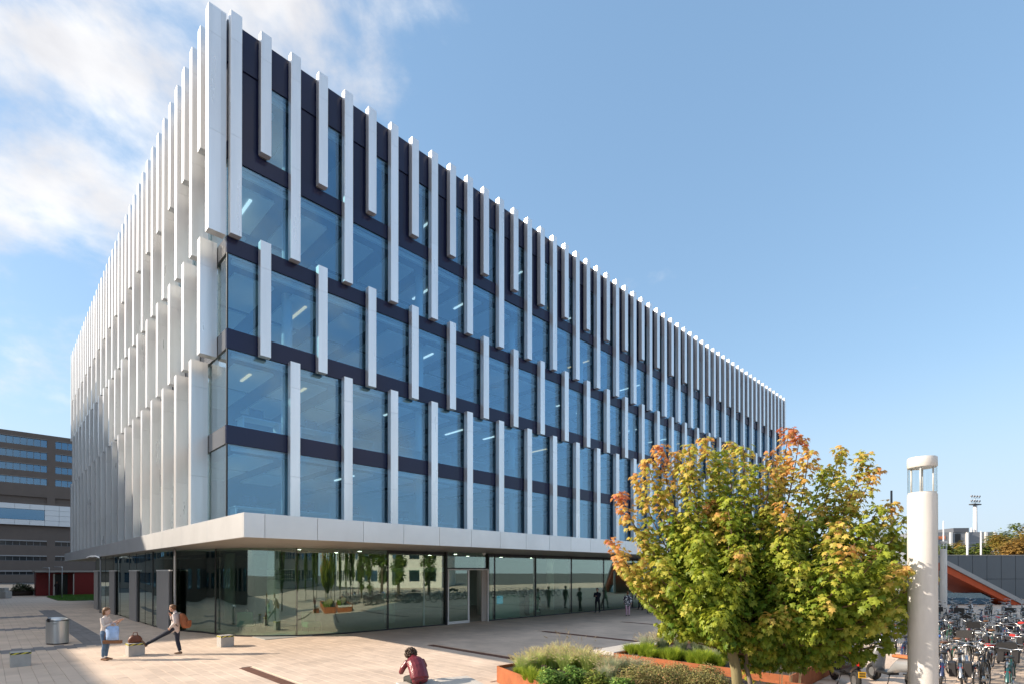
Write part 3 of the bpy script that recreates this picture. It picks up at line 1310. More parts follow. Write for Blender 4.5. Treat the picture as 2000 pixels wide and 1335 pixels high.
while sx < 16:
    for k in range(4):
        if k in (1, 2) and sx + pwid > wx0 and sx < wx1:
            continue
        obj('metal_panel', spm, bg_, (sx, 0, zsil[0] + k * ph))
    sx += pwid
q = MB()
ga = -10 + pwid * math.floor((wx0 + 10) / pwid)
gb = -10 + pwid * math.ceil((wx1 + 10) / pwid)
q.box(ga + .05, gb - .05, -.9, -.7, zsil[0] + ph + .05, zsil[0] + 3 * ph - .05)
q.build('window', BGGL, bg_)

# red cabin
r1, r2, r3 = gnd(122, 1158.5), gnd(145, 1161.5), gnd(178, 1161.5)
t = empty('cabin', (r2.x, r2.y, 0), ROTZ, 'dark red panelled cabin with a dark door beside the lawn', 'cabin')
RED = mat('dark_red_panel', (0.19, 0.012, 0.014), 0.6, var=0.08)
hh = 2.85
m = MB()
m.bbox(0, 7.0, 0, 5, 0, hh, .03)
m.build('wall', RED, t)
m = MB()
m.box(-3.4, -.0, 1.6, 5.0, 0, hh - .05)
m.build('side_wall', RED, t)
m = MB()
m.box(-.02, -.005, .1, 1.5, 0.05, hh - .2)
m.box(-1.7, -.5, 1.57, 1.59, .05, hh - .25)
m.build('door', BLACK, t)
m = MB()
m.box(-1.86, -1.7, 1.5, 1.6, 0, hh - .2)
m.box(-.1, -.02, -.02, .1, 0, hh - .2)
m.build('post', WHITEF, t)
m = MB()
m.box(-3.6, 7.2, -.2, 5.2, hh + .004, hh + .2)
m.build('roof', mat('roof_pale', (0.4, 0.39, 0.38), 0.7), t)


# ================================================================== street furniture
def small_lamp(label, px, pyb, pyt, armpx):
    p = gnd(px, pyb)
    zt = at(px, pyt, p.y).z
    t_ = empty('street_lamp', p, 0, label, 'street lamp')
    m_ = MB()
    m_.tube([(0, 0, 0), (0, 0, zt)], [.055, .045], 10)
    m_.build('pole', mat('lamp_grey', (0.32, 0.33, 0.34), 0.5, 0.3), t_, smooth=True)
    L_ = armpx * p.y / FPX
    m_ = MB()
    m_.bbox(min(0, L_), max(0, L_), -.12, .12, zt - .02, zt + .06, .02)
    m_.build('lamp_head', STEEL, t_)


small_lamp('slim lamp post with a flat head left of the red cabin', 96, 1163, 1108, -12)
small_lamp('slim lamp post with a flat head right in front of the red cabin', 121, 1167, 1106.5, -14)
# lamp posts along the left front
for lab, px, pyb, pyt, arm in (('grey lamp post with a curved flat head beside the rounded glass corner', 341.5, 1238.5, 1063, -1), ('grey lamp post with a flat head at the far door portals', 196, 1196, 1086, -1)):
    p = gnd(px, pyb)
    zt = at(px, pyt, p.y).z
    t = empty('street_lamp', p, 0, lab, 'street lamp')
    m = MB()
    m.tube([(0, 0, 0), (0, 0, 1.0), (0, 0, zt - .35), (-.05, 0, zt - .08)], [.06, .05, .045, .04], 12)
    m.build('pole', mat('lamp_grey', (0.32, 0.33, 0.34), 0.5, 0.3), t, smooth=True)
    L_ = 23 * p.y / FPX if px > 300 else 25 * p.y / FPX
    m = MB()
    m.loft([[(x_, y_, z_) for (y_, z_) in ((-.13, zt - .05 + c_), (.13, zt - .05 + c_), (.10, zt + .03 + c_), (-.10, zt + .03 + c_))] for x_, c_ in ((.02, -.06), (-L_ * .3, .06), (-L_ * .7, .05), (-L_, -.04))])
    m.build('lamp_head', STEEL, t)

# litter bin
p = gnd(112, 1256)
t = empty('litter_bin', p, -0.3, 'large round-cornered stainless steel litter bin on the shaded paving', 'bin')
ov = [(.40 * (abs(math.cos(a)) ** .75) * math.copysign(1, math.cos(a)), .30 * (abs(math.sin(a)) ** .75) * math.copysign(1, math.sin(a))) for a in [2 * PI * i / 32 for i in range(32)]]
m = MB()
m.prism([(x * .93, y * .93) for x, y in ov], 0, .05)
m.build('plinth', BLACK, t)
m = MB()
m.prism(ov, .05, .93)
autosmooth(m.build('body', STEEL, t))
m = MB()
m.prism([(x * .97, y * .97) for x, y in ov], .932, .96)
m.build('rim', BLACK, t)
m = MB()
m.loft([[(x * s_, y * s_, z_) for x, y in ov] for s_, z_ in ((1.0, .962), (.98, 1.0), (.8, 1.05), (.4, 1.07))])
autosmooth(m.build('lid', STEEL, t), 60)
m = MB()
m.box(-.06, .03, -.33, -.24, .90, 1.05)
m.build('opening', BLACK, t)
m = MB()
m.box(.2, .34, -.285, -.25, .83, .845)
m.build('handle', BLACK, t)

# concrete blocks with hazard tape
TAPE = bpy.data.materials.new('hazard_tape')
TAPE.use_nodes = True
_t = TAPE.node_tree
_tc = _t.nodes.new('ShaderNodeTexCoord')
_sp = _t.nodes.new('ShaderNodeSeparateXYZ')
_t.links.new(_tc.outputs['Object'], _sp.inputs[0])


def _m(op, a, b):
    n = _t.nodes.new('ShaderNodeMath')
    n.operation = op
    for i, v_ in enumerate((a, b)):
        if isinstance(v_, (int, float)):
            n.inputs[i].default_value = v_
        else:
            _t.links.new(v_, n.inputs[i])
    return n.outputs[0]


_s = _m('ADD', _m('ADD', _sp.outputs[0], _sp.outputs[1]), _m('MULTIPLY', _sp.outputs[2], -2.2))
_s = _m('FRACT', _m('MULTIPLY', _s, 5.0), 0)
_s = _m('GREATER_THAN', _s, 0.5)
_mx = _t.nodes.new('ShaderNodeMix')
_mx.data_type = 'RGBA'
_t.links.new(_s, _mx.inputs[0])
_mx.inputs[6].default_value = (0.015, 0.015, 0.012, 1)
_mx.inputs[7].default_value = (0.62, 0.55, 0.06, 1)
_t.links.new(_mx.outputs[2], _t.nodes['Principled BSDF'].inputs['Base Color'])
_t.nodes['Principled BSDF'].inputs['Roughness'].default_value = 0.5
for (x, y, lab) in ((-5.62, 0.62, 'concrete block with hazard tape in shade at the left edge'), (-2.72, 0.52, 'concrete block with hazard tape carrying the brown bag'), (0.20, 0.72, 'concrete block with hazard tape in front of the curved glass')):
    t = empty('concrete_block', wl(x, y), ROTZ, lab, 'concrete block', 'concrete blocks along the plaza edge')
    t.rotation_euler[2] = ROTZ + random.uniform(-.05, .05)
    m = MB()
    m.bbox(-.235, .235, -.235, .235, 0, .44, .012)
    m.build('block', CONC, t)
    m = MB()
    m.box(-.238, .238, -.238, .238, .375, .432)
    m.build('tape', TAPE, t)

# stone bench (foreground)
t = empty('stone_bench', wl(0.85 - 1.3 * .325, -11.80 - 1.3 * .946), ROTZ - .33, 'pale stone bench on a rusty steel base under the seated person', 'bench')
m = MB()
rr = random.Random(3)
for (a, b) in ((-0.85, 0.0), (0.0, 0.85)):
    n_ = 14
    yy = [-1.3 + 2.6 * i / n_ for i in range(n_ + 1)]
    q = MB()
    q.bbox(a + .004, b - .004, -1.3, 1.3, .33, .45, .012)
    q.build('stone_slab', STONE, t)
m = MB()
m.box(-.78, .78, -1.22, 1.22, 0, .329)
m.build('steel_base', CORTEN, t)

# corten planters
t1 = empty('corten_planter', G, ROTZ, 'near rusty corten steel planter full of grasses and shrubs', 'planter', 'corten planters')


def ringwall(poly, th, z0, z1, mt, name, parent):
    n_ = len(poly)
    cx_ = sum(p_[0] for p_ in poly) / n_
    cy_ = sum(p_[1] for p_ in poly) / n_
    for k in range(n_):
        a = Vector(poly[k])
        b = Vector(poly[(k + 1) % n_])
        d = (b - a).normalized()
        nn = Vector((-d.y, d.x))
        if nn.dot(Vector((cx_, cy_)) - a) < 0:
            nn = -nn
        e = 0.0015 * (k % 2)
        q_ = MB()
        q_.prism([tuple(a + d * (th if k % 2 else 0)), tuple(b - d * (th if k % 2 else 0)), tuple(b + nn * th - d * (th if k % 2 else 0)), tuple(a + nn * th + d * (th if k % 2 else 0))], z0, z1 - e)
        q_.build(name, mt, parent)
    q_ = MB()
    c_ = Vector((cx_, cy_))
    q_.prism([tuple(Vector(p_) + (c_ - Vector(p_)).normalized() * th * 1.3) for p_ in poly], 0.0, z1 - .07)
    q_.build('soil', SOIL, parent)


ringwall(P1POLY, .03, 0, .43, CORTEN, 'planter_wall', t1)
t2 = empty('corten_planter', G, ROTZ, 'second rusty corten planter behind, next to the stone seat', 'planter', 'corten planters')
x0, x1, y0, y1 = P2RECT
ringwall([(x0, y0), (x1, y0), (x1, y1), (x0, y1)], .03, 0, .45, CORTEN, 'planter_wall', t2)
t = empty('planter_bench', wl(8.2, -12.2), ROTZ, 'pale stone seat slab at the end of the second planter', 'bench')
m = MB()
m.bbox(-1.2, 2.6, -.38, .38, .36, .47, .012)
m.build('stone_slab', STONE, t)
m = MB()
m.box(-1.14, 2.5, -.32, .32, 0, .358)
m.build('steel_base', CORTEN, t)

# thick white lamp columns


def lamp_column(label, x, y, h, r):
    t_ = empty('lamp_column', (x, y, 0), 0, label, 'lamp column', 'thick white lamp columns')
    WP = mat('white_powder_coat', (0.66, 0.65, 0.63), 0.42, 0.0, var=0.14, vscale=2.5, rvar=0.08, bump=0.04, bscale=20, stretch=(2, 2, 0.35))
    zg0, zg1 = h - .52, h - .15
    m_ = MB()
    m_.lathe([(r * 1.0, 0), (r, zg0 - .62)], 40)
    m_.lathe([(r * .985, zg0 - .62), (r * .985, zg0 - .61)], 40)
    m_.lathe([(r, zg0 - .61), (r, zg0 - .03), (r * .94, zg0 - .026)], 40)
    m_.lathe([(r * .94, zg0 - .026), (r * .94, zg0)], 40)
    autosmooth(m_.build('shaft', WP, t_))
    m_ = MB()
    m_.lathe([(r * .96, zg1), (r, zg1 + .01), (r, h - .015), (r * .97, h), (0.02, h + .01)], 40)
    autosmooth(m_.build('cap', WP, t_))
    m_ = MB()
    n_ = 40
    R_ = r * .97
    rings = [[(R_ * math.cos(2 * PI * i / n_), R_ * math.sin(2 * PI * i / n_), z_) for i in range(n_)] for z_ in (zg0, zg1)]
    m_.loft(rings, 0, False)
    m_.build('glass_cylinder', glassmat('clear_cylinder_glass', (0.93, 0.96, 0.97), 0.05), t_, smooth=True)
    for a in (0.9, 2.3, 3.9, 5.4):
        m_ = MB()
        m_.tube([(r * .72 * math.cos(a), r * .72 * math.sin(a), zg0), (r * .72 * math.cos(a), r * .72 * math.sin(a), zg1)], .012, 8)
        m_.build('rod', WP, t_, smooth=True)
    return t_


lamp_column('thick white lamp column with a glass lantern beside the maple', at(1801, 893, 7.8).x, 7.8, at(1801, 893, 7.8).z, .183)
lamp_column('distant white lamp column among the parked bicycles', 28.92, 35.11, 4.95, .193)

# ================================================================== vegetation
LEAF = mat('maple_leaf', (0.1, 0.2, 0.03), 0.5, attr='tint', transl=0.42, spec=0.35, island=0.14)
LEAFG = mat('shrub_leaf', (0.1, 0.2, 0.03), 0.6, attr='tint', transl=0.3, spec=0.3, island=0.2)
BARK = mat('young_bark', (0.27, 0.235, 0.12), 0.85, var=0.25, vscale=6, bump=0.35, bscale=30, stretch=(1, 1, 0.25))
BARKD = mat('dark_bark', (0.10, 0.075, 0.05), 0.9, var=0.25, vscale=6, bump=0.3, bscale=30)

# five-lobed leaf outline, stalk at the origin, tip along +y, about 1 unit wide
LEAFPTS = [(0, 0, 0), (0.22, -0.06, -.02), (0.50, 0.10, -.10), (0.30, 0.26, -.02), (0.46, 0.58, -.08), (0.17, 0.52, 0.0), (0, 0.92, -.10),
           (-0.17, 0.52, 0.0), (-0.46, 0.58, -.08), (-0.30, 0.26, -.02), (-0.50, 0.10, -.10), (-0.22, -0.06, -.02)]
LEAFMID = (0, 0.25, 0.05)
LV = np.array(LEAFPTS + [LEAFMID])
LF = [(k, (k + 1) % 12, 12) for k in range(12)]


def leaf_cloud(items):
    """items: list of (pos, dir(tip), normal, size, colour) -> mesh arrays"""
    V, F, C = [], [], []
    for (p, d, n_, s_, c_) in items:
        d = d.normalized()
        sx_ = d.cross(n_)
        if sx_.length < 1e-4:
            sx_ = d.orthogonal()
        sx_.normalize()
        nn = sx_.cross(d)
        M = np.array([sx_, d, nn])
        vv = (LV * s_) @ M + np.array(p)
        o_ = len(V)
        V.extend(map(tuple, vv))
        F.extend([(a + o_, b + o_, e_ + o_) for a, b, e_ in LF])
        C.extend([(*c_, 1)] * 13)
    return V, F, C


def mixc(a, b, t_):
    t_ = max(0, min(1, t_))
    return tuple(a[i] * (1 - t_) + b[i] * t_ for i in range(3))


def bez(p0, p1, p2, t_):
    return p0 * (1 - t_) ** 2 + p1 * 2 * t_ * (1 - t_) + p2 * t_ * t_


TY = 8.85
TXC = 3.75
tree = empty('maple_tree', (TXC, TY, 0.36), 0, 'young maple tree with green, yellow and reddening leaves in the near planter', 'tree')
TO = Vector((TXC, TY, 0.36))
GREEN, LIME, YEL, ORA, REDL = (0.115, 0.22, 0.022), (0.43, 0.47, 0.052), (0.70, 0.58, 0.12), (0.70, 0.38, 0.13), (0.60, 0.18, 0.10)
rt = random.Random(11)
trunk_pts = [at(1444, 1345, TY), at(1438, 1310, TY), at(1428, 1262, TY), at(1424, 1235, TY + .02)]
trunk_pts[0].z = 0.36
tA = [Vector((trunk_pts[0].x + .02, TY, .36)), trunk_pts[1], trunk_pts[2], trunk_pts[3], Vector((trunk_pts[3].x + .1, TY + .05, 2.3))]
m = MB()
m.tube([p - TO for p in tA], [.095, .085, .078, .07, .05], 14)
trunk = m.build('trunk', BARK, tree, smooth=True)
b0 = at(1470, 1345, TY + .15)
tBp = [Vector((b0.x + .05, TY + .15, .36)), at(1464, 1325, TY + .15), at(1457, 1300, TY + .15), at(1459, 1270, TY + .15), at(1475, 1230, TY + .1), at(1500, 1190, TY + .1)]
m = MB()
m.tube([p - TO for p in tBp], [.05, .038, .035, .035, .032, .026], 10)
m.build('trunk', mat('grey_bark', (0.24, 0.20, 0.16), 0.85, var=0.2, vscale=8), tree, smooth=True)

# shoots: silhouette tips read off the photograph, plus a filled interior
tips = []
for (px, py, c_) in ((1188, 1052, 1), (1205, 962, 1), (1240, 925, .8), (1262, 895, .7), (1287, 868, 1), (1320, 880, .7), (1345, 866, .6), (1376, 852, .7), (1402, 880, .3),
                     (1425, 862, .6), (1452, 868, .5), (1478, 905, .2), (1512, 880, .8), (1541, 834, 1), (1562, 850, 1), (1580, 880, .8), (1612, 912, .3), (1643, 874, .6),
                     (1690, 882, .6), (1712, 912, .8), (1668, 955, .7), (1720, 985, .3), (1745, 980, .7), (1768, 1010, .4), (1772, 1060, .2), (1785, 1110, .5), (1812, 1118, .8),
                     (1780, 1160, .1), (1770, 1215, .1), (1212, 1092, .8), (1250, 1138, .6), (1302, 1168, .4), (1318, 1200, .3), (1288, 1224, .3), (1352, 1215, .3), (1388, 1240, .2),
                     (1420, 1260, .2), (1500, 1285, .3), (1560, 1290, .3), (1620, 1290, .3), (1690, 1275, .1), (1740, 1255, .1), (1740, 1040, .2), (1752, 1100, .1), (1735, 1150, .1), (1745, 1190, .1), (1700, 1230, .1), (1650, 1250, .1), (1600, 1265, .1), (1720, 1080, .3), (1690, 1020, .3), (1340, 905, .6), (1405, 915, .5), (1455, 935, .5), (1530, 905, .7), (1610, 985, .6), (1500, 985, .6), (1380, 990, .6), (1290, 960, .8), (1650, 930, .5)):
    tips.append((at(px, py, TY + rt.uniform(-.6, .6)), c_))
CC = at(1490, 1118, TY)
for k in range(165):
    while True:
        u, v_, w_ = rt.uniform(-1, 1), rt.uniform(-1, 1), rt.uniform(-1, 1)
        r_ = u * u + v_ * v_ + w_ * w_
        if 0.3 < r_ < 1:
            break
    p = CC + Vector((u * 2.4, v_ * 1.8, w_ * 1.42))
    if p.z > 3.7 and abs(u) > .7:
        continue
    if p.z < 2.45 and 1000 + FPX * p.x / p.y < 1275:
        continue
    c_ = rt.random() ** 2 * (.55 + .45 * (p.z - 2) / 2.5)
    tips.append((p, c_))
items = []
mbr = MB()
for (tip, red) in tips:
    side = (tip.x - TXC)
    hgt = min(0.75, max(0.1, (tip.z - 1.5) / 4))
    if tip.z < 1.75:
        base = Vector((TXC - .06 + rt.uniform(-.1, .4), TY + .05, 1.55 + rt.uniform(0, .25)))
    else:
        base = Vector((TXC + rt.uniform(-.12, .35) + side * .12, TY + .05 + (tip.y - TY) * .15, 1.75 + rt.uniform(-.05, .5)))
    mid = base.lerp(tip, .5)
    mid.z -= 0.10 * (tip - base).length
    mid.x += side * .16
    mid.y += (tip.y - TY) * .2
    L_ = (tip - base).length
    ns = max(6, int(L_ / .16))
    pts_ = [bez(base, mid, tip, i / ns) - TO for i in range(ns + 1)]
    mbr.tube(pts_, [.024 * (1 - .85 * i / ns) + .002 for i in range(ns + 1)], 6)
    nl = int(75 + L_ * 62)
    for i in range(nl):
        t_ = 1 - (rt.random() ** 1.45) * .80
        q_ = bez(base, mid, tip, t_)
        ax = (bez(base, mid, tip, min(1, t_ + .02)) - bez(base, mid, tip, t_ - .02)).normalized()
        sp_ = .145 + .16 * (1 - t_)
        a_ = rt.uniform(0, 2 * PI)
        o1 = ax.orthogonal().normalized()
        o2 = ax.cross(o1)
        rad = (o1 * math.cos(a_) + o2 * math.sin(a_))
        pos = q_ + rad * sp_ * (rt.random() ** .6)
        d_ = rad * .7 + ax * rt.uniform(-.2, .3) + Vector((rt.uniform(-.3, .3), rt.uniform(-.3, .3), -rt.uniform(.3, 1.1)))
        n_ = Vector((rt.uniform(-.5, .5), rt.uniform(-.6, .4), .62)) + rad * .9
        s_ = rt.uniform(.075, .125) * (1 - .15 * max(0, t_ - .8) / .2)
        tt = red * .93 * ((t_ - .45) / .55)
        j_ = rt.uniform(-.22, .22)
        c_ = mixc(GREEN, LIME, .12 + .6 * t_ ** 2 + j_ * 1.5)
        if tt + j_ > .2:
            c_ = mixc(c_, YEL, (tt + j_ - .2) * 1.8)
        if tt + j_ > .48:
            c_ = mixc(c_, ORA, (tt + j_ - .48) * 3.0)
        if tt + j_ > .82:
            c_ = mixc(c_, REDL, (tt + j_ - .82) * 4)
        ly_ = PPY - FPX * (pos.z - CAMH) / pos.y
        lim = np.interp(ly_, (1040, 1100, 1140, 1185, 1225, 1262), (1180, 1200, 1232, 1268, 1330, 1410))
        if ly_ > 1040 and 1000 + FPX * pos.x / pos.y < lim and not (1210 < ly_ < 1242 and pos.x / pos.y > .262):
            continue
        if pos.z < 1.62 and abs(pos.x - 3.72) < .22 and pos.y < TY + .2:
            continue
        items.append((pos - TO, d_, n_, s_, c_))
mbr.build('branches', mat('twig_bark', (0.16, 0.10, 0.06), 0.85), trunk, smooth=True)
# suckers on the trunk
for k in range(110):
    q_ = Vector((rt.uniform(3.95, 4.5), TY + .35 + rt.uniform(-.2, .3), rt.uniform(.75, 1.6)))
    items.append((q_ - TO, Vector((rt.uniform(-1, 1), rt.uniform(-1, .2), -.4)), Vector((0, -.4, 1)), rt.uniform(.07, .12), mixc(LIME, YEL, rt.random())))
# the 300 leaves that show largest stand alone, the rest of the crown is one mass
order = sorted(range(len(items)), key=lambda i: (items[i][0].y - .5 * items[i][3] * 10))
solo = set(order[:1600:6][:280])
V, F, C = leaf_cloud([items[i] for i in range(len(items)) if i not in solo])
m = MB()
m.v, m.f, m.m = V, F, [0] * len(F)
crown = m.build('crown', LEAF, tree, cols=C)
tag(crown, kind='stuff')
for i in sorted(solo):
    V, F, C = leaf_cloud([(Vector((0, 0, 0)),) + tuple(items[i][1:])])
    m = MB()
    m.v, m.f, m.m = V, F, [0] * len(F)
    m.build('leaf', LEAF, crown, cols=C, loc=items[i][0])


def blades(n, h0, h1, spread, base_r, w, cols, rr_, plume=0.0, plumec=(0.45, 0.36, 0.22)):
    m_ = MB()
    cc = []
    for k in range(n):
        a = rr_.uniform(0, 2 * PI)
        b = rr_.random() ** .5 * base_r
        p0 = Vector((b * math.cos(a), b * math.sin(a), 0))
        a2 = a + rr_.uniform(-.7, .7)
        h = rr_.uniform(h0, h1)
        sp = rr_.uniform(.15, 1.0) * spread
        tip_ = p0 + Vector((math.cos(a2) * sp, math.sin(a2) * sp, h))
        mid_ = p0 + Vector((math.cos(a2) * sp * .22, math.sin(a2) * sp * .22, h * .75))
        c_ = mixc(cols[0], cols[1], rr_.random())
        wd = Vector((-math.sin(a2), math.cos(a2), 0)) * w
        vs = []
        for t_ in (0, .35, .7):
            q_ = bez(p0, mid_, tip_, t_)
            ww = wd * (1 - t_ * .6)
            vs += [q_ - ww, q_ + ww]
        vs.append(tip_)
        m_.add(vs, [(0, 1, 3, 2), (2, 3, 5, 4), (4, 5, 6)])
        c2 = mixc(c_, plumec, .55 if plume else .15)
        cc += [(*c_, 1)] * 4 + [(*mixc(c_, c2, .6), 1)] * 2 + [(*c2, 1)]
        if plume and rr_.random() < plume:
            d_ = (tip_ - mid_).normalized()
            t2 = tip_ + d_ * rr_.uniform(.06, .16)
            wp = wd.normalized() * rr_.uniform(.006, .011)
            wq = d_.cross(wp)
            mm_ = tip_.lerp(t2, .4)
            o_ = len(m_.v)
            m_.add([tip_ - d_ * .03, mm_ + wp, mm_ - wp, mm_ + wq, mm_ - wq, t2], [(0, 1, 5), (0, 5, 2), (0, 3, 5), (0, 5, 4)])
            cc += [(*mixc(plumec, (.55, .45, .33), rr_.random()), 1)] * 6
    return m_, cc


GRASSM = mat('grass_blade', (0.2, 0.25, 0.1), 0.65, attr='tint', transl=0.5, spec=0.25)
rg = random.Random(5)
fount = []
for k in range(4):
    m_, cc = blades(900, .30, .56, .34, .17, .0045, ((0.36, 0.52, 0.13), (0.64, 0.74, 0.28)), rg, plume=.22, plumec=(0.82, 0.78, 0.42))
    fount.append(m_.mesh('fountain_grass', GRASSM, False, cc))
low = []
for k in range(3):
    m_, cc = blades(420, .10, .36, .26, .14, .008, ((0.22, 0.36, 0.03), (0.46, 0.52, 0.06)), rg, plumec=(.42, .40, .08))
    low.append(m_.mesh('grass_tuft', GRASSM, False, cc))
blue = []
for k in range(3):
    m_, cc = blades(750, .3, .52, .34, .14, .005, ((0.30, 0.40, 0.24), (0.52, 0.60, 0.40)), rg, plumec=(.72, .66, .44), plume=.15)
    blue.append(m_.mesh('blue_grass', GRASSM, False, cc))


def put(me, name, x, y, z, s_, lab, cat, grp):
    o = obj(name, me, None, wl(x, y, z), rg.uniform(0, 6.28))
    o.scale = (s_, s_, s_ * rg.uniform(.92, 1.08))
    return tag(o, lab, cat, grp)


def pt(px, py, z):
    p_ = gnd(px, py, z)
    return lc(p_)


Z1 = .34
for k, (px, py, s_) in enumerate(((1020, 1312, .75), (1045, 1306, .85), (1080, 1303, .95), (1105, 1308, 1.0), (1130, 1303, 1.05), (1150, 1310, 1.0), (1095, 1296, .95), (1060, 1297, .85), (1175, 1312, .85))):
    x, y = pt(px, py, Z1)
    put(fount[k % 4], 'fountain_grass', x, y, Z1, s_, 'feathery straw-tipped fountain grass clump at the back of the near planter', 'grass clump', 'fountain grass clumps')
for k, (px, py, s_) in enumerate(((1032, 1326, .9), (1045, 1331, 1.0), (1012, 1317, .6))):
    x, y = pt(px, py, Z1)
    put(low[k % 3], 'grass_tuft', x, y, Z1, s_, ('middle one of three yellow-green grass tufts at the left rim of the near planter', 'frontmost, largest yellow-green grass tuft at the left rim of the near planter', 'small yellow-green grass tuft in the back left corner of the near planter')[k], 'grass clump', 'yellow-green grass tufts')
for k, (px, py, s_) in enumerate(((1195, 1320, .9), (1225, 1318, .9), (1250, 1320, .85), (1180, 1330, .7))):
    x, y = pt(px, py, Z1)
    put(blue[k % 3], 'blue_grass', x, y, Z1, s_, 'grey-green grass clump in the middle of the near planter', 'grass clump', 'grey-green grasses in the near planter')
Z2 = .38
for k, (px, py, s_) in enumerate(((1265, 1268, 1.0), (1295, 1268, 1.05), (1330, 1270, 1.05), (1362, 1272, 1.0), (1390, 1278, 1.05), (1405, 1288, .9))):
    x, y = pt(px, py, Z2)
    put(blue[k % 3], 'blue_grass', x, y, Z2, s_, 'grey-green feathery grass clump at the back of the second planter', 'grass clump', 'grey-green grasses in the second planter')
for k in range(26):
    px = 1228 + k * 7.2
    x, y = pt(px, 1276 + k * 1.0 + rg.uniform(-5, 2), Z2)
    put(low[k % 3], 'grass_tuft', x, y, Z2, rg.uniform(.6, 1.2), 'bright green grass tuft along the front of the second planter', 'grass clump', 'bright green tufts in the second planter')
# long bleached stems
for k, (px, py) in enumerate(((1098, 1300), (1110, 1300), (1135, 1302), (1525, 1338), (1545, 1338), (1560, 1336))):
    x, y = pt(px, py, Z1)
    m_, cc = blades(7, .65, .95, .4, .05, .0035, ((0.4, 0.34, 0.2), (0.5, 0.42, 0.26)), rg, plume=1.0)
    tag(m_.build('tall_grass', GRASSM, None, loc=wl(x, y, Z1), cols=cc), 'few tall bleached grass stems rising above the plants near the maple', 'grass stems', 'bleached grass stems')


def shrub(n, rx, ry, rz, ls, cols, rr_, holes=.0):
    its = []
    for k in range(n):
        while True:
            u, v_, w_ = rr_.uniform(-1, 1), rr_.uniform(-1, 1), rr_.uniform(0, 1)
            r_ = u * u + v_ * v_ + w_ * w_
            if r_ < 1:
                break
        f_ = (r_ ** .5)
        f2 = (.55 + .45 * rr_.random()) / max(.35, f_)
        bump_ = 1 + .16 * math.sin(5 * u + 3 * v_) * math.cos(4 * w_ - 3 * u)
        p_ = Vector((u * rx, v_ * ry, w_ * rz)) * min(f2, 1.25) * bump_
        d_ = Vector((u, v_, rr_.uniform(-.6, .5))) + Vector((rr_.uniform(-.6, .6), rr_.uniform(-.6, .6), 0))
        n_ = Vector((u * .6, v_ * .6, 1))
        t_ = rr_.random()
        its.append((p_, d_, n_, ls * rr_.uniform(.6, 1.2), mixc(cols[0], cols[1], t_) if rr_.random() > .12 else cols[2]))
    V_, F_, C_ = leaf_cloud(its)
    m_ = MB()
    m_.v, m_.f, m_.m = V_, F_, [0] * len(F_)
    return m_, C_


rs = random.Random(9)
GS = ((0.10, 0.22, 0.04), (0.26, 0.40, 0.09), (0.36, 0.44, 0.10))
HS = ((0.20, 0.22, 0.07), (0.44, 0.38, 0.15), (0.52, 0.32, 0.16))
for k, (px, py, r_, h_, cc_, lab) in enumerate(((1075, 1338, .34, .42, GS, 'leafy green shrub at the front left of the near planter'), (1120, 1336, .36, .46, GS, 'leafy green shrub in the front middle of the near planter'),
                                               (1165, 1342, .34, .40, ((0.12, 0.18, 0.03), (0.25, 0.31, 0.06), (0.32, 0.30, 0.07)), 'yellow-green shrub at the bottom of the near planter'),
                                               (1240, 1345, .34, .42, HS, 'brownish heather-like shrub left of the maple trunk in the near planter'), (1300, 1344, .36, .40, HS, 'brown-green heather shrub in the near planter below the rusty wall'),
                                               (1360, 1348, .36, .36, HS, 'brown-green shrub at the foot of the maple trunk'), (1215, 1352, .3, .35, GS, 'small green shrub at the bottom edge of the near planter'), (1400, 1352, .26, .3, HS, 'low brown shrub right beside the maple trunk'), (1270, 1328, .3, .34, HS, 'brown-green shrub between the grey-green grasses and the rusty wall'), (1325, 1328, .32, .34, HS, 'brown-green shrub right in front of the second planter wall'), (1385, 1332, .3, .34, HS, 'brown-green shrub just left of the maple trunk by the rusty wall'))):
    p = gnd(px, py, Z1)
    k_ = 1.35 if cc_ is HS else 1.0
    m_, C_ = shrub(1500 if cc_ is not HS else 3000, r_ * k_, r_ * k_, h_ * k_, .06 if cc_ is not HS else .04, cc_, rs)
    o = empty('shrub', p, 0, lab, 'shrub')
    fo = m_.build('foliage', LEAFG, o, cols=C_)
    tag(fo, kind='stuff')
    q = MB()
    for j in range(5):
        a = j * 1.26
        q.tube([(0, 0, -.02), (.08 * math.cos(a), .08 * math.sin(a), h_ * .4), (.2 * math.cos(a), .2 * math.sin(a), h_ * .8)], [.012, .008, .003], 5)
    q.build('stems', BARKD, o)

# generic tree with clumped foliage


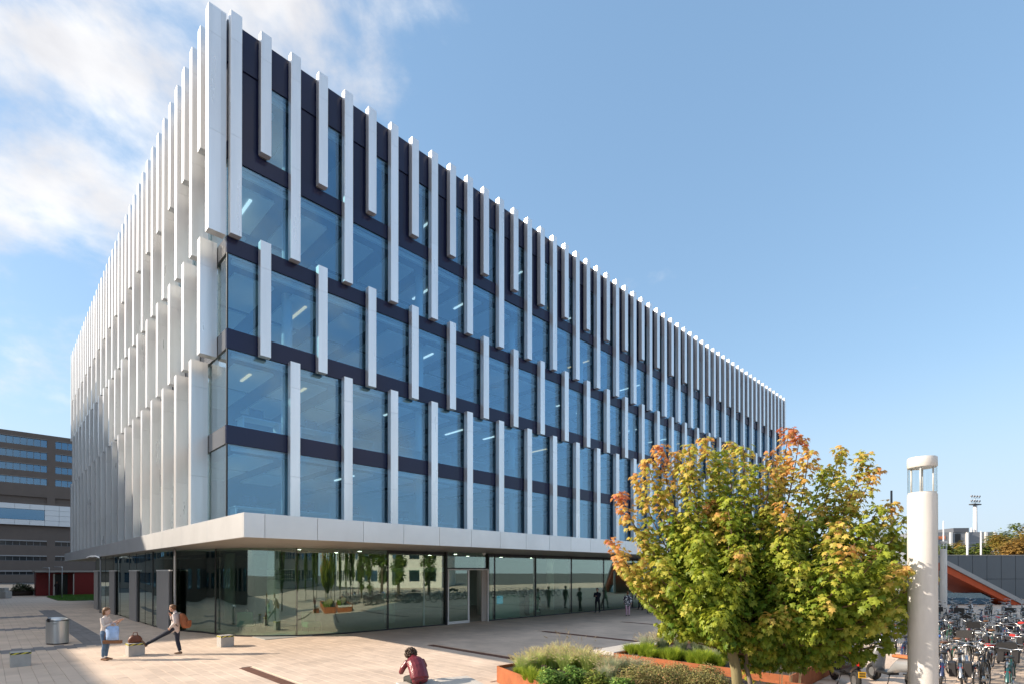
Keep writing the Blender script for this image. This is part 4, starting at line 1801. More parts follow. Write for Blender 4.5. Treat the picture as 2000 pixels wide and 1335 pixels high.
def broadleaf(name, label, loc, h, r, cols, seed, n=2600, ls=.4, group=None, trunk_h=None, columnar=False):
    rr_ = random.Random(seed)
    t_ = empty(name, loc, rr_.uniform(0, 6), label, 'tree', group)
    th = trunk_h or h * .35
    m_ = MB()
    m_.tube([(0, 0, 0), (rr_.uniform(-.1, .1), rr_.uniform(-.1, .1), th), (0, 0, h * .8)], [h * .022 + .03, h * .016 + .02, .03], 9)
    for k in range(7):
        a = rr_.uniform(0, 6.28)
        z_ = rr_.uniform(th, h * .6)
        m_.tube([(0, 0, z_), (r * .4 * math.cos(a), r * .4 * math.sin(a), z_ + h * .12), (r * .8 * math.cos(a), r * .8 * math.sin(a), z_ + h * .22)], [h * .009, h * .006, .01], 6)
    m_.build('trunk', BARKD, t_, smooth=True)
    clumps = []
    nc = 22
    for k in range(nc):
        while True:
            u, v_, w_ = rr_.uniform(-1, 1), rr_.uniform(-1, 1), rr_.uniform(-1, 1)
            if .15 < u * u + v_ * v_ + w_ * w_ < 1:
                break
        zc_ = th * .8 + (h - th * .8) * (.5 + .5 * w_)
        taper = (1 - .55 * max(0, w_)) if not columnar else (1 - .75 * max(0, w_) ** 1.5)
        clumps.append((Vector((u * r * .72 * taper, v_ * r * .72 * taper, zc_)), r * rr_.uniform(.26, .42), mixc(cols[0], cols[1], rr_.random())))
    its = []
    for k in range(n):
        c_, cr, cc_ = clumps[rr_.randrange(nc)]
        while True:
            q_ = Vector((rr_.uniform(-1, 1), rr_.uniform(-1, 1), rr_.uniform(-1, 1)))
            if .1 < q_.length_squared < 1:
                break
        p_ = c_ + Vector((q_.x * cr, q_.y * cr, q_.z * cr * (.8 if not columnar else 1.6)))
        p_.z = min(p_.z, h)
        its.append((p_, Vector((q_.x, q_.y, q_.z * .5 - .3)), Vector((q_.x * .5, q_.y * .5, 1)), ls * rr_.uniform(.6, 1.3), mixc(cc_, cols[2], rr_.random() ** 2 * .7)))
    V_, F_, C_ = leaf_cloud(its)
    m_ = MB()
    m_.v, m_.f, m_.m = V_, F_, [0] * len(F_)
    cr_ = m_.build('crown', LEAFG, t_, cols=C_)
    tag(cr_, kind='stuff')
    return t_


AUT = ((0.16, 0.17, 0.03), (0.30, 0.20, 0.04), (0.38, 0.24, 0.06))
GRN = ((0.09, 0.15, 0.03), (0.16, 0.20, 0.04), (0.24, 0.24, 0.06))
for k, (px, pyt, Y, r, cc_, lab) in enumerate(((1868, 1056, 118, 3.6, AUT, 'yellowing tree behind the grey panel wall, left of the floodlight mast'), (1884, 1066, 112, 3.0, GRN, 'small green-yellow tree behind the panel wall below the floodlight mast'),
                                               (1912, 1062, 116, 3.6, GRN, 'green tree behind the panel wall just right of the floodlight mast'), (1945, 1045, 122, 5.0, AUT, 'orange-brown tree behind the panel wall right of the grey building'),
                                               (1985, 1048, 110, 4.8, ((0.26, 0.17, 0.04), (0.38, 0.22, 0.06), (0.42, 0.28, 0.08)), 'orange autumn tree behind the panel wall at the right edge'),
                                               (1955, 1030, 150, 5.5, GRN, 'green tree standing behind the orange trees'), (1990, 1022, 160, 6.5, GRN, 'tall green tree at the right edge behind the orange trees'),
                                               (1843, 1062, 90, 2.4, GRN, 'dark green tree behind the distant lamp column'), (2015, 1030, 130, 6, AUT, 'autumn tree cut by the right edge of the picture'))):
    p = at(px, 1100, Y)
    zt = at(px, pyt, Y).z
    broadleaf('autumn_tree', lab, (p.x, Y, 0), zt, r, cc_, 40 + k, n=1500, ls=.75, group='trees beyond the panel wall')
# columnar trees mirrored in the lobby glass, right of the camera
for k, (x, y, h) in enumerate(((13.5, 3.0, 6.0), (17.5, 6.5, 6.6), (18.0, -2.5, 6.2), (24.0, 2.0, 7.0), (8.5, -5.0, 6.2), (28, 9, 7.2), (2.0, -7.0, 6.0), (-6, -6, 6.4), (33, -4, 7.5), (21, 17, 7.2), (24.5, 14, 7.6), (27.5, 19.5, 7.8), (20, 11.5, 7.0), (31, 16, 8), (15.5, 11.8, 7), (-12.5, 7, 7), (11.2, 7.2, 6.5), (34, 22, 8), (30, 11, 8), (-3, -3, 6.5), (5, -2.5, 6.5))):
    broadleaf('columnar_tree', 'columnar green tree mirrored in the ground floor glass', (x, y, 0), h, 1.15, ((0.06, 0.12, 0.02), (0.13, 0.20, 0.03), (0.22, 0.24, 0.04)), 70 + k, n=2000, ls=.3, group='columnar trees right of the camera', trunk_h=1.6, columnar=True)

# far tree line, reads as one mass
m = MB()
its = []
rf = random.Random(21)
for k in range(2600):
    a = rf.uniform(-.75, 1.25)
    Y = rf.uniform(420, 520)
    hmax = 9 + 4 * math.sin(a * 23) + 3 * math.sin(a * 57 + 1)
    p_ = Vector((a * Y, Y, rf.uniform(0, max(4, hmax))))
    its.append((p_, Vector((rf.uniform(-1, 1), -.5, -.3)), Vector((0, -.6, 1)), rf.uniform(3, 6), mixc((0.07, 0.11, 0.03), (0.18, 0.16, 0.05), rf.random())))
V, F, C = leaf_cloud(its)
m.v, m.f, m.m = V, F, [0] * len(F)
tag(m.build('far_trees', LEAFG, cols=C), 'distant line of trees along the horizon', 'trees', kind='stuff')

# bush in a big dark pot and clutter, far left
p = gnd(44, 1161.5)
t = empty('potted_bush', p, 0, 'wide dark planter pot with a dark green bush far left', 'planter')
m = MB()
m.lathe([(.95, 0), (1.05, .3), (.98, .62)], 20)
m.build('pot', mat('pot_brown', (0.05, 0.035, 0.03), 0.7), t, smooth=True)
m_, C_ = shrub(1600, 1.25, 1.25, 1.0, .16, ((0.03, 0.055, 0.02), (0.07, 0.09, 0.03), (0.10, 0.09, 0.04)), rs)
fo = m_.build('foliage', LEAFG, t, cols=C_, loc=(0, 0, .5))
tag(fo, kind='stuff')
for (px, pyb, w, h, lab) in ((70, 1159.5, 1.7, .9, 'dark bush behind the white sign far left'), (88, 1158, 1.2, 1.0, 'small dark bush beside the slim lamp post')):
    p = gnd(px, pyb)
    t = empty('bush', p, 0, lab, 'bush')
    m_, C_ = shrub(700, w, w * .7, h, .16, ((0.03, 0.05, 0.02), (0.06, 0.08, 0.03), (0.10, 0.05, 0.03)), rs)
    tag(m_.build('foliage', LEAFG, t, cols=C_), kind='stuff')
p = gnd(80, 1158.5)
t = empty('sign_board', p, 0.1, 'small white framed sign standing by the dark bushes', 'sign')
m = MB()
for a, b, c_, d in ((-.45, -.39, .1, .95), (.39, .45, .1, .95), (-.39, .39, .1, .18), (-.39, .39, .87, .95)):
    m.box(a, b, -.03, .03, c_, d)
m.build('frame', WHITEF, t)
m = MB()
m.box(-.39, .39, -.01, .01, .18, .87)
m.build('panel', mat('sign_purple', (0.12, 0.10, 0.16), 0.6), t)
m = MB()
m.box(-.4, -.34, -.03, .03, 0, .1)
m.box(.34, .4, -.03, .03, 0, .1)
m.build('feet', BLACK, t)
p = gnd(6, 1167)
t = empty('concrete_pedestal', p, 0.2, 'pale concrete pedestal with a pot at the left edge', 'pedestal')
m = MB()
m.bbox(-.55, .55, -.5, .5, 0, .75, .04)
m.bbox(-.4, .35, -.35, .35, .752, 1.15, .04)
m.build('body', CONC, t)

# ================================================================== right background
WALLG = mat('blue_grey_panel', (0.105, 0.125, 0.145), 0.45, 0.2, var=0.06, vscale=0.5)
pw0 = at(1815, 1085, 55)
pw1 = at(2060, 1079, 55.8)
dv = (pw1 - pw0)
dv.z = 0
rz = math.atan2(dv.y, dv.x)
t = empty('panel_wall', (pw0.x, pw0.y, 0), rz, 'blue-grey panel wall behind the bicycle parking', 'wall')
ht = 4.62
q = MB()
q.bbox(.02, 1.58, 0, .12, 2.16, ht - .02, .012)
pu = q.mesh('panel', WALLG)
q = MB()
q.bbox(.02, 1.58, 0, .12, 0.05, 2.12, .012)
plo = q.mesh('panel', WALLG)
nwp = int(dv.length / 1.6) + 1
for k in range(nwp):
    obj('panel', pu, t, (k * 1.6, 0, 0))
    obj('panel', plo, t, (k * 1.6, 0, 0))
m = MB()
m.box(0, nwp * 1.6, .13, .3, 0, ht - .05)
m.build('backing', BLACK, t)
m = MB()
m.box(-.05, nwp * 1.6 + .05, -.05, .35, ht, ht + .07)
m.build('coping', CONC, t)

# sloping roof of the bicycle cellar entrance
t = empty('ramp_roof', (38.2, 46.0, 0), 0, 'sloping grey roof edge with orange side over the bicycle cellar ramp', 'ramp roof')
a, b = at(1838, 1093, 46), at(2030, 1193, 46)
lx = b.x - a.x
z0, z1 = a.z, b.z
ox = a.x - 38.2


def slopeprism(x0_, x1_, za0, za1, zb0, zb1, y0_, y1_):
    m_ = MB()
    m_.add([(x0_, y0_, za0), (x1_, y0_, zb0), (x1_, y1_, zb0), (x0_, y1_, za0), (x0_, y0_, za1), (x1_, y0_, zb1), (x1_, y1_, zb1), (x0_, y1_, za1)],
           [(0, 3, 2, 1), (4, 5, 6, 7), (0, 1, 5, 4), (1, 2, 6, 5), (2, 3, 7, 6), (3, 0, 4, 7)])
    return m_


slopeprism(ox, ox + lx, z0 - .2, z0 + .2, z1 - .2, z1 + .2, -.15, 4.0).build('roof_beam', mat('roof_beam_grey', (0.36, 0.37, 0.38), 0.6, 0.2), t)
slopeprism(ox, ox + lx, z0 - .85, z0 - .204, z1 - .6, z1 - .204, 0, 3.9).build('side_panel', mat('orange_enamel', (0.50, 0.075, 0.015), 0.55, var=0.15, vscale=1.2), t)
m = MB()
m.box(ox + .1, ox + .35, .1, .35, 0, z0 - .86)
m.build('post', STEEL, t)
m = MB()
m.box(ox + .4, ox + lx * .55, .4, .44, 0.03, 1.05)
m.build('glass_screen', BGGL, t)

# grey building with white columns
t = empty('grey_hall', (171, 205, 0), -.12, 'far grey hall with white vertical columns and an orange sign', 'building')
GH = mat('hall_grey', (0.22, 0.24, 0.27), 0.6, var=0.06, vscale=.1)
m = MB()
m.box(-14, 17, 0, 30, 0, 18.4)
m.build('wall', GH, t)
m = MB()
m.box(1.5, 7, -.3, 12, 18.404, 20.0)
m.build('roof_box', mat('hall_dark', (0.12, 0.13, 0.15), 0.6), t)
for x in (-12.5, -7.5, 0.5, 6.3, 13, 16):
    m = MB()
    m.box(x - .35, x + .35, -.8, -.02, 0, 18.3)
    m.build('column', WHITEF, t)
m = MB()
m.box(2.2, 4.2, -.05, -.01, 0, 17.8)
m.build('dark_bay', BLACK, t)
ORS = mat('sign_orange', (0.85, 0.25, 0.08), 0.5)
sg = MB()
xx = -6.6
rl = random.Random(4)
for k in range(9):
    w_ = rl.uniform(.35, .6)
    sg.box(xx, xx + w_, -.12, -.03, 16.0, 16.0 + rl.uniform(.7, 1.1))
    xx += w_ + .14
sg.box(-6.6, xx, -.14, -.125, 15.7, 15.9)
sg.build('sign', ORS, t)
for z in (6, 9, 12, 14):
    m = MB()
    m.box(-14, 17, -.08, -.012, z, z + .25)
    m.build('joint_line', mat('hall_line', (0.35, 0.37, 0.4), 0.6), t)
m = MB()
m.box(-5.2, -3.4, -.1, -.03, 13.0, 13.5)
m.build('emblem', WHITEF, t)

# floodlight mast
p = at(1905, 1080, 250)
t = empty('floodlight_mast', (p.x, 250, 0), 0.3, 'white floodlight mast with two rows of lamps on a lattice foot', 'floodlight mast')
zt = at(1902, 985, 250).z
MW = mat('mast_white', (0.72, 0.72, 0.72), 0.5)
m = MB()
m.tube([(0, 0, 0), (0, 0, zt)], [1.0, .75], 10)
m.build('mast_tube', MW, t, smooth=True)
m = MB()
zl = at(1902, 1030, 250).z
m.tube([(-4.2, 0, 0), (-2.6, 0, zl)], .35, 6)
for k in range(8):
    z_ = zl * k / 8
    xa = -4.2 + 1.6 * k / 8
    m.tube([(xa, 0, z_), (-.5, 0, z_ + zl / 8)], .16, 5)
    m.tube([(-.5, 0, z_), (xa, 0, z_ + zl / 8)], .16, 5)
m.build('lattice', MW, t)
m = MB()
m.box(-2.6, 2.6, -1.1, 1.1, zt, zt + .5)
m.build('platform', BLACK, t)
for r_, (zz, n_) in enumerate(((zt + 2.0, 4), (zt + 4.2, 4))):
    m = MB()
    m.box(-3.2, 3.2, -.12, .12, zz - .9, zz - .75)
    m.box(-.15, .15, -.12, .12, zt + .5, zz - .75)
    m.build('lamp_bar', STEEL, t)
    for k in range(n_):
        m = MB()
        m.lathe([(.25, -.3), (.55, .35), (.5, .4)], 10)
        o = m.build('floodlight', mat('floodlight_grey', (0.35, 0.37, 0.4), 0.4, .4), t, loc=(-2.7 + k * 1.8, 0, zz), smooth=True)
        o.rotation_euler = (1.9, 0, 0)
# poles
for (px, pyt, pyb, Y, r_, lab) in ((1843, 1016, 1090, 95, .12, 'tall white pole behind the distant lamp column'), (1889.5, 1040, 1084, 80, .14, 'white pole rising behind the panel wall near the mast'), (1916, 1036, 1084, 82, .12, 'white pole behind the panel wall right of the mast'),
                                   (1826.5, 1040, 1085, 90, .1, 'thin pale pole just right of the thick lamp column'), (1741.5, 957, 1090, 60, .13, 'dark thin pole rising behind the maple crown')):
    p = at(px, pyb, Y)
    zt = at(px, pyt, Y).z
    m = MB()
    m.tube([(0, 0, 0), (0, 0, zt * .6), (0, 0, zt)], [r_ * 1.2, r_, r_ * .8], 8)
    tag(m.build('pole', MW if Y > 60 else mat('pole_dark', (0.06, 0.065, 0.07), 0.5), None, smooth=True, loc=(p.x, Y, 0)), lab, 'pole')

# ================================================================== people
def vseg(p, a, b):
    ab = b - a
    t_ = max(0, min(1, (p - a).dot(ab) / max(1e-9, ab.length_squared)))
    return (p - (a + ab * t_)).length, t_


class Body:
    """collects lofted limbs, fuses them into one skin and paints garments by the nearest limb"""

    def __init__(s):
        s.mb = MB()
        s.segs = []

    def limb(s, key, pts, n=12):
        P = [Vector(p[:3]) for p in pts]
        R = [p[3] for p in pts]
        s.mb.tube(P, R, n)
        for k in range(len(P) - 1):
            s.segs.append((key, P[k], P[k + 1], R[k], R[k + 1]))

    def oval(s, key, rows, lat, n=16):
        """rows: (centre, half width along lat, half depth)"""
        rings = []
        C = [Vector(r[0]) for r in rows]
        lat = Vector(lat).normalized()
        for k, r in enumerate(rows):
            d = (C[min(k + 1, len(C) - 1)] - C[max(0, k - 1)]).normalized()
            dep = d.cross(lat).normalized()
            rings.append([C[k] + lat * r[1] * math.cos(2 * PI * i / n) + dep * r[2] * math.sin(2 * PI * i / n) for i in range(n)])
        s.mb.loft(rings)
        for k in range(len(C) - 1):
            s.segs.append((key, C[k], C[k + 1], (rows[k][1] + rows[k][2]) / 2, (rows[k + 1][1] + rows[k + 1][2]) / 2))

    def hand(s, key, wrist, d, up, side, size=1.0, curl=.35):
        d = Vector(d).normalized()
        up = Vector(up)
        up = (up - d * up.dot(d)).normalized()
        lat = d.cross(up) * side
        w = Vector(wrist)
        s.limb(key, [(*w, .024), (*(w + d * .045), .033), (*(w + d * .085), .030)], 8)
        for k, (o, L_) in enumerate(((-.030, .062), (-.010, .075), (.010, .070), (.028, .055))):
            b = w + d * .085 + lat * o
            m1 = b + d * L_ * .5 - up * L_ * curl * .3
            e = b + d * L_ * .9 - up * L_ * curl
            s.limb(key, [(*(b - d * .02), .0105), (*m1, .0095), (*e, .008)], 6)
        b = w + d * .03 - lat * .028
        s.limb(key, [(*b, .013), (*(b - lat * .03 + d * .03), .011), (*(b - lat * .038 + d * .06 - up * .01), .009)], 6)

    def foot(s, key, ankle, toe_dir, up=(0, 0, 1), L=.25):
        a = Vector(ankle)
        d = Vector(toe_dir).normalized()
        u = Vector(up)
        u = (u - d * u.dot(d)).normalized()
        lat = d.cross(u)
        rings = []
        for f_, w, h, dz in ((-.26, .028, .03, -.045), (-.2, .036, .045, -.035), (.0, .038, .048, -.03), (.3, .042, .036, -.045), (.55, .046, .028, -.055), (.72, .036, .022, -.06), (.78, .015, .012, -.063)):
            c = a + d * f_ * L + u * (dz)
            rings.append([c + lat * w * math.cos(2 * PI * i / 12) + u * h * math.sin(2 * PI * i / 12) for i in range(12)])
        s.mb.loft(rings)
        s.segs.append((key, a + d * -.2 * L - u * .04, a + d * .72 * L - u * .055, .04, .03))

    def head(s, c, fwd, up, key='skin', sc=1.0):
        c = Vector(c)
        f_ = Vector(fwd).normalized()
        u = Vector(up)
        u = (u - f_ * u.dot(f_)).normalized()
        r = f_.cross(u)
        rings = []
        for z, w, dp, off in ((-.118, .02, .02, .045), (-.108, .040, .042, .035), (-.08, .055, .065, .022), (-.04, .066, .086, .008), (0, .073, .095, 0), (.04, .075, .098, -.004), (.08, .066, .085, -.008), (.11, .04, .055, -.01), (.12, .015, .02, -.01)):
            cc = c + u * z * sc + f_ * off * sc
            rings.append([cc + r * w * sc * math.cos(2 * PI * i / 16) + f_ * dp * sc * math.sin(2 * PI * i / 16) for i in range(16)])
        s.mb.loft(rings)
        s.segs.append((key, c - u * .09, c + u * .09, .075, .075))
        s.limb(key, [(*(c + f_ * .085 + u * .015), .010), (*(c + f_ * .112 - u * .025), .014)], 8)
        for sd in (-1, 1):
            s.limb(key, [(*(c + r * sd * .074 - f_ * .008 + u * .02), .014), (*(c + r * sd * .076 - f_ * .006 - u * .025), .010)], 6)
        s.hd = (c, f_, u, r, sc)

    def finish(s, parent, mats, voxel=.011):
        me = s.mb.mesh('raw', list(mats.values())[0])
        o = bpy.data.objects.new('raw', me)
        COL.objects.link(o)
        md = o.modifiers.new('r', 'REMESH')
        md.mode = 'VOXEL'
        md.voxel_size = voxel
        md2 = o.modifiers.new('s', 'SMOOTH')
        md2.iterations = 3
        md2.factor = .5
        dg = bpy.context.evaluated_depsgraph_get()
        dg.update()
        me2 = bpy.data.meshes.new_from_object(o.evaluated_get(dg))
        bpy.data.objects.remove(o)
        keys = list(mats)
        me2.materials.clear()
        for k in keys:
            me2.materials.append(mats[k])
        n_ = len(me2.polygons)
        cen = np.zeros(n_ * 3)
        me2.polygons.foreach_get('center', cen)
        cen = cen.reshape(-1, 3)
        best = np.full(n_, 1e9)
        idx = np.zeros(n_, dtype=np.int32)
        for (key, a, b, ra, rb) in s.segs:
            A, AB = np.array(a), np.array(b - a)
            t_ = np.clip(((cen - A) @ AB) / max(1e-9, AB @ AB), 0, 1)
            d = np.linalg.norm(cen - (A + t_[:, None] * AB), axis=1) - (ra + (rb - ra) * t_)
            w = d < best
            best[w] = d[w]
            idx[w] = keys.index(key)
        me2.polygons.foreach_set('material_index', idx)
        me2.polygons.foreach_set('use_smooth', [True] * n_)
        me2.name = 'body'
        return obj('body', me2, parent)

    def hair(s, parent, mt, length=.0, puff=1.0, seed=0, tail=False):
        c, f_, u, r, sc = s.hd
        rr_ = random.Random(seed)
        m_ = MB()
        rings = []
        for z, w, dp, off in ((-.06 - length, .05 * (1 if length else .9), .03, -.072), (-.02 - length * .5, .080, .055, -.052), (.03, .086, .092, -.026), (.07, .084, .100, -.014), (.105, .066, .084, -.012), (.132, .034, .046, -.012), (.138, .008, .01, -.012)):
            cc = c + u * z * sc + f_ * off * sc
            rings.append([cc + (r * w * math.cos(2 * PI * i / 20) + f_ * dp * math.sin(2 * PI * i / 20)) * puff * sc * rr_.uniform(.93, 1.07) for i in range(20)])
        m_.loft(rings)
        if tail:
            m_.tube([c - f_ * .10 + u * .03, c - f_ * .14 - u * .03, c - f_ * .13 - u * .12, c - f_ * .11 - u * .17], [.03, .034, .026, .008], 10)
        h = m_.build('hair', mt, parent, smooth=True)
        for sd in (-1, 1):
            e = MB()
            pc = c + f_ * .088 + r * sd * .03 + u * .012
            e.tube([pc - f_ * .006, pc, pc + f_ * .007], [.004, .0085, .004], 8)
            e.build('eye', mat('eye_dark', (0.03, 0.02, 0.015), 0.3), parent, smooth=True)
        e = MB()
        pc = c + f_ * .088 - u * .062
        e.tube([pc - r * .022, pc + f_ * .006, pc + r * .022], [.003, .006, .003], 6)
        e.build('mouth', mat('lip', (0.35, 0.10, 0.08), 0.5), parent, smooth=True)


SKIN = mat('skin', (0.52, 0.29, 0.20), 0.55)
SKIN2 = mat('skin_pale', (0.58, 0.36, 0.27), 0.55)
JEANB = mat('blue_jeans', (0.10, 0.17, 0.27), 0.85, var=0.25, vscale=9, bump=.3, bscale=18)
JEAND = mat('dark_jeans', (0.018, 0.024, 0.042), 0.85, var=0.3, vscale=9, bump=.3, bscale=18)
CREAM = mat('cream_blouse', (0.66, 0.58, 0.53), 0.8, var=0.08, vscale=9, bump=.5, bscale=14)
SHIRT = mat('pale_pink_shirt', (0.64, 0.55, 0.52), 0.75, var=0.08, vscale=9, bump=.5, bscale=14)
TAN = mat('tan_leather', (0.24, 0.11, 0.05), 0.55, var=.2, vscale=14)
HAIRB = mat('brown_hair', (0.16, 0.075, 0.03), 0.5, var=.3, vscale=30, bump=.6, bscale=70)
HAIRD = mat('dark_brown_hair', (0.075, 0.045, 0.028), 0.55, var=.4, vscale=25, bump=1.0, bscale=60)

# ---- woman in a cream blouse, facing the man
t = empty('person', gnd(206, 1288), -PI / 2 + .12, 'woman in a cream blouse and blue jeans gesturing with bags over her arm', 'person')
W_ = Body()
W_.oval('jeans', [((0, -.01, .80), .13, .10), ((0, -.015, .88), .165, .125), ((0, 0, .98), .15, .11)], (1, 0, 0))
for sd in (-1, 1):
    W_.limb('jeans', [(sd * .085, -.01, .90, .098), (sd * .085, .0, .70, .082), (sd * .08, .015, .50, .060), (sd * .082, -.015, .34, .056), (sd * .082, -.03, .12, .040)])
    W_.foot('shoe', (sd * .085, -.025, .088), (sd * .12 + .1, 1, 0))
    W_.limb('top', [(sd * .15, -.02, 1.385, .058), (sd * .20, .03, 1.24, .056), (sd * .215, .09, 1.12, .050), (sd * .17, .24, 1.18, .045)])
    W_.limb('skin', [(sd * .17, .24, 1.18, .036), (sd * .08, .42, 1.31, .026)])
    W_.hand('skin', (sd * .08, .42, 1.31), (-sd * .25, .8, .42), (0, -.4, 1), sd)
W_.oval('top', [((0, .0, .84), .175, .135), ((0, 0, .93), .165, .13), ((0, 0, 1.08), .145, .115), ((0, .005, 1.25), .165, .12), ((0, -.01, 1.37), .165, .09), ((0, -.015, 1.42), .10, .065)], (1, 0, 0))
W_.limb('skin', [(0, -.015, 1.40, .055), (0, .01, 1.50, .048)])
W_.head((0, .035, 1.605), (0, 1, -.02), (0, 0, 1))
W_.finish(t, {'jeans': JEANB, 'top': CREAM, 'skin': SKIN2, 'shoe': TAN}, .0075)
W_.hair(t, HAIRB, length=.08, puff=1.06, seed=2)
pw_ = t.matrix_basis @ Vector((0, 0, 0))


def held(name, label, cat, loc_l, root, build):
    """a thing of its own, placed in the coordinates of the one who holds it"""
    o = empty(name, root.matrix_basis @ Vector(loc_l), root.rotation_euler[2], label, cat)
    build(o)
    return o


def mk_bag(o):
    m_ = MB()
    rr_ = random.Random(3)
    rings = []
    for z, w, d in ((0, .16, .035), (-.03, .19, .05), (-.16, .20, .07), (-.32, .19, .075), (-.43, .185, .07), (-.45, .15, .04)):
        rings.append([(d * math.sin(2 * PI * i / 16) * rr_.uniform(.75, 1.25), w * math.cos(2 * PI * i / 16) * rr_.uniform(.93, 1.07), z) for i in range(16)])
    m_.loft(rings)
    m_.build('bag_body', mat('pale_blue_bag', (0.34, 0.50, 0.78), 0.6, var=.25, vscale=8, bump=.7, bscale=12), o, smooth=True)
    m_ = MB()
    m_.tube([(0, -.10, -.02), (0, -.06, .10), (0, .06, .10), (0, .10, -.02)], .008, 6)
    m_.build('handle', mat('pale_blue_bag'), o, smooth=True)


held('carrier_bag', 'pale blue carrier bag hanging from the arm of the woman in cream', 'bag', (.2, .33, 1.13), t, mk_bag)


def mk_coat(o):
    m_ = MB()
    rr_ = random.Random(5)
    rings = []
    for y_, h in ((-.14, .05), (-.08, .10), (.02, .12), (.12, .10), (.17, .04)):
        rings.append([(.05 * math.sin(2 * PI * i / 12) * rr_.uniform(.8, 1.2), y_, -.10 + h * math.cos(2 * PI * i / 12) * rr_.uniform(.9, 1.1)) for i in range(12)])
    m_.loft(rings)
    m_.build('folded_cloth', mat('black_cloth', (0.02, 0.02, 0.025), 0.9), o, smooth=True)


held('folded_coat', 'black folded coat tucked behind the pale blue carrier bag', 'coat', (.08, .24, 1.05), t, mk_coat)


def mk_tan(o):
    m_ = MB()
    m_.loft([[(x_, y_, z_) for x_, z_ in ((-.05, -.05), (.05, -.055), (.06, .045), (-.06, .05))] for y_ in (-.02, .2, .48, .52)])
    m_.build('bag_body', TAN, o)
    m_ = MB()
    m_.tube([(0, .0, .05), (.02, .05, .32), (.03, .10, .50)], .009, 6)
    m_.build('strap', TAN, o)


held('shoulder_bag', 'flat tan shoulder bag hanging beside the jeans of the woman', 'bag', (.17, .06, .62), t, mk_tan)

# ---- man in a pale shirt, one foot up on the block
t = empty('person', gnd(347, 1277), PI / 2 + .10, 'man in a pale shirt and dark jeans resting one foot on the block', 'person')
M_ = Body()
M_.oval('jeans', [((0, .10, .82), .13, .11), ((0, .10, .90), .165, .13), ((0, .085, 1.0), .155, .115)], (1, 0, 0))
M_.limb('jeans', [(.09, .09, .90, .10), (.095, .07, .70, .086), (.095, .06, .50, .068), (.095, .02, .32, .066), (.095, -.03, .12, .056)])
M_.foot('shoe', (.095, -.03, .09), (.1, 1, 0), L=.27)
M_.limb('jeans', [(-.085, .12, .90, .10), (-.085, .34, .77, .084), (-.08, .56, .64, .066), (-.075, .76, .52, .062), (-.07, .97, .40, .050)])
M_.foot('shoe', (-.07, .99, .385), (0, .55, .85), (0, -.85, .55), L=.27)
M_.oval('shirt', [((0, .10, .86), .17, .13), ((0, .09, .95), .168, .13), ((0, .065, 1.10), .165, .125), ((0, .05, 1.27), .185, .13), ((0, .055, 1.40), .18, .095), ((0, .07, 1.46), .10, .07)], (1, 0, 0))
# right arm: hand at the chin
M_.limb('shirt', [(.165, .05, 1.41, .062), (.21, .12, 1.27, .058), (.19, .24, 1.16, .052), (.14, .27, 1.24, .046), (.10, .275, 1.33, .040)])
M_.hand('skin', (.10, .275, 1.33), (-.35, .05, 1), (0, -1, 0), 1, curl=.7)
# left arm: hand in the pocket
M_.limb('shirt', [(-.165, .05, 1.41, .062), (-.225, -.01, 1.27, .058), (-.245, -.04, 1.14, .052), (-.22, .08, 1.03, .046), (-.19, .15, .965, .04)])
M_.hand('skin', (-.19, .15, .965), (.25, .45, -.8), (-1, 0, 0), -1, curl=.2)
M_.limb('skin', [(0, .065, 1.44, .06), (0, .13, 1.54, .055)])
M_.head((0, .175, 1.625), (0, 1, -.18), (0, .18, 1))
M_.finish(t, {'jeans': JEAND, 'shirt': SHIRT, 'skin': SKIN, 'shoe': mat('brown_shoe', (0.16, 0.085, 0.045), 0.6)}, .0075)
M_.hair(t, HAIRB, length=0, puff=1.03, seed=4)


def mk_backpack(o):
    m_ = MB()
    rr_ = random.Random(8)
    rings = []
    for z, w, d, off in ((.24, .06, .04, .02), (.20, .12, .07, .0), (.08, .155, .11, -.04), (-.10, .165, .135, -.09), (-.22, .16, .13, -.13), (-.27, .12, .09, -.14)):
        rings.append([(w * math.cos(2 * PI * i / 18) * rr_.uniform(.96, 1.04), off + d * math.sin(2 * PI * i / 18) * rr_.uniform(.96, 1.04), z) for i in range(18)])
    m_.loft(rings)
    m_.build('pack', mat('rust_canvas', (0.30, 0.095, 0.035), 0.8, var=.3, vscale=7, bump=.5, bscale=12), o, smooth=True)
    for sd in (-1, 1):
        m_ = MB()
        m_.tube([(sd * .07, .03, .2), (sd * .11, .12, .27), (sd * .14, .26, .20), (sd * .16, .27, .02), (sd * .14, .08, -.2)], .014, 6)
        m_.build('strap', BLACK, o, smooth=True)
    m_ = MB()
    m_.bbox(-.10, .10, -.27, -.2, -.2, .0, .02)
    m_.build('pocket', mat('rust_canvas'), o)


held('backpack', 'rust orange backpack worn by the man in the pale shirt', 'backpack', (0, -.15, 1.2), t, mk_backpack)

# brown handbag on the middle block
p = wl(-2.72, 0.52, .441)
t = empty('handbag', p, .5, 'dark brown leather handbag sitting on the concrete block', 'bag')
m = MB()
rings = []
for z, w, d in ((0, .19, .09), (.04, .21, .105), (.14, .20, .10), (.22, .15, .07), (.26, .10, .035)):
    rings.append([(w * math.copysign(abs(math.cos(2 * PI * i / 18)) ** .7, math.cos(2 * PI * i / 18)), d * math.sin(2 * PI * i / 18), z) for i in range(18)])
m.loft(rings)
m.build('bag_body', mat('brown_leather', (0.15, 0.045, 0.02), 0.5, var=.25, vscale=12, bump=.4, bscale=20), t, smooth=True)
for sd in (-1, 1):
    m = MB()
    m.tube([(-.07, sd * .03, .24), (-.05, sd * .04, .36), (.05, sd * .04, .36), (.07, sd * .03, .24)], .009, 6)
    m.build('handle', mat('brown_leather'), t, smooth=True)

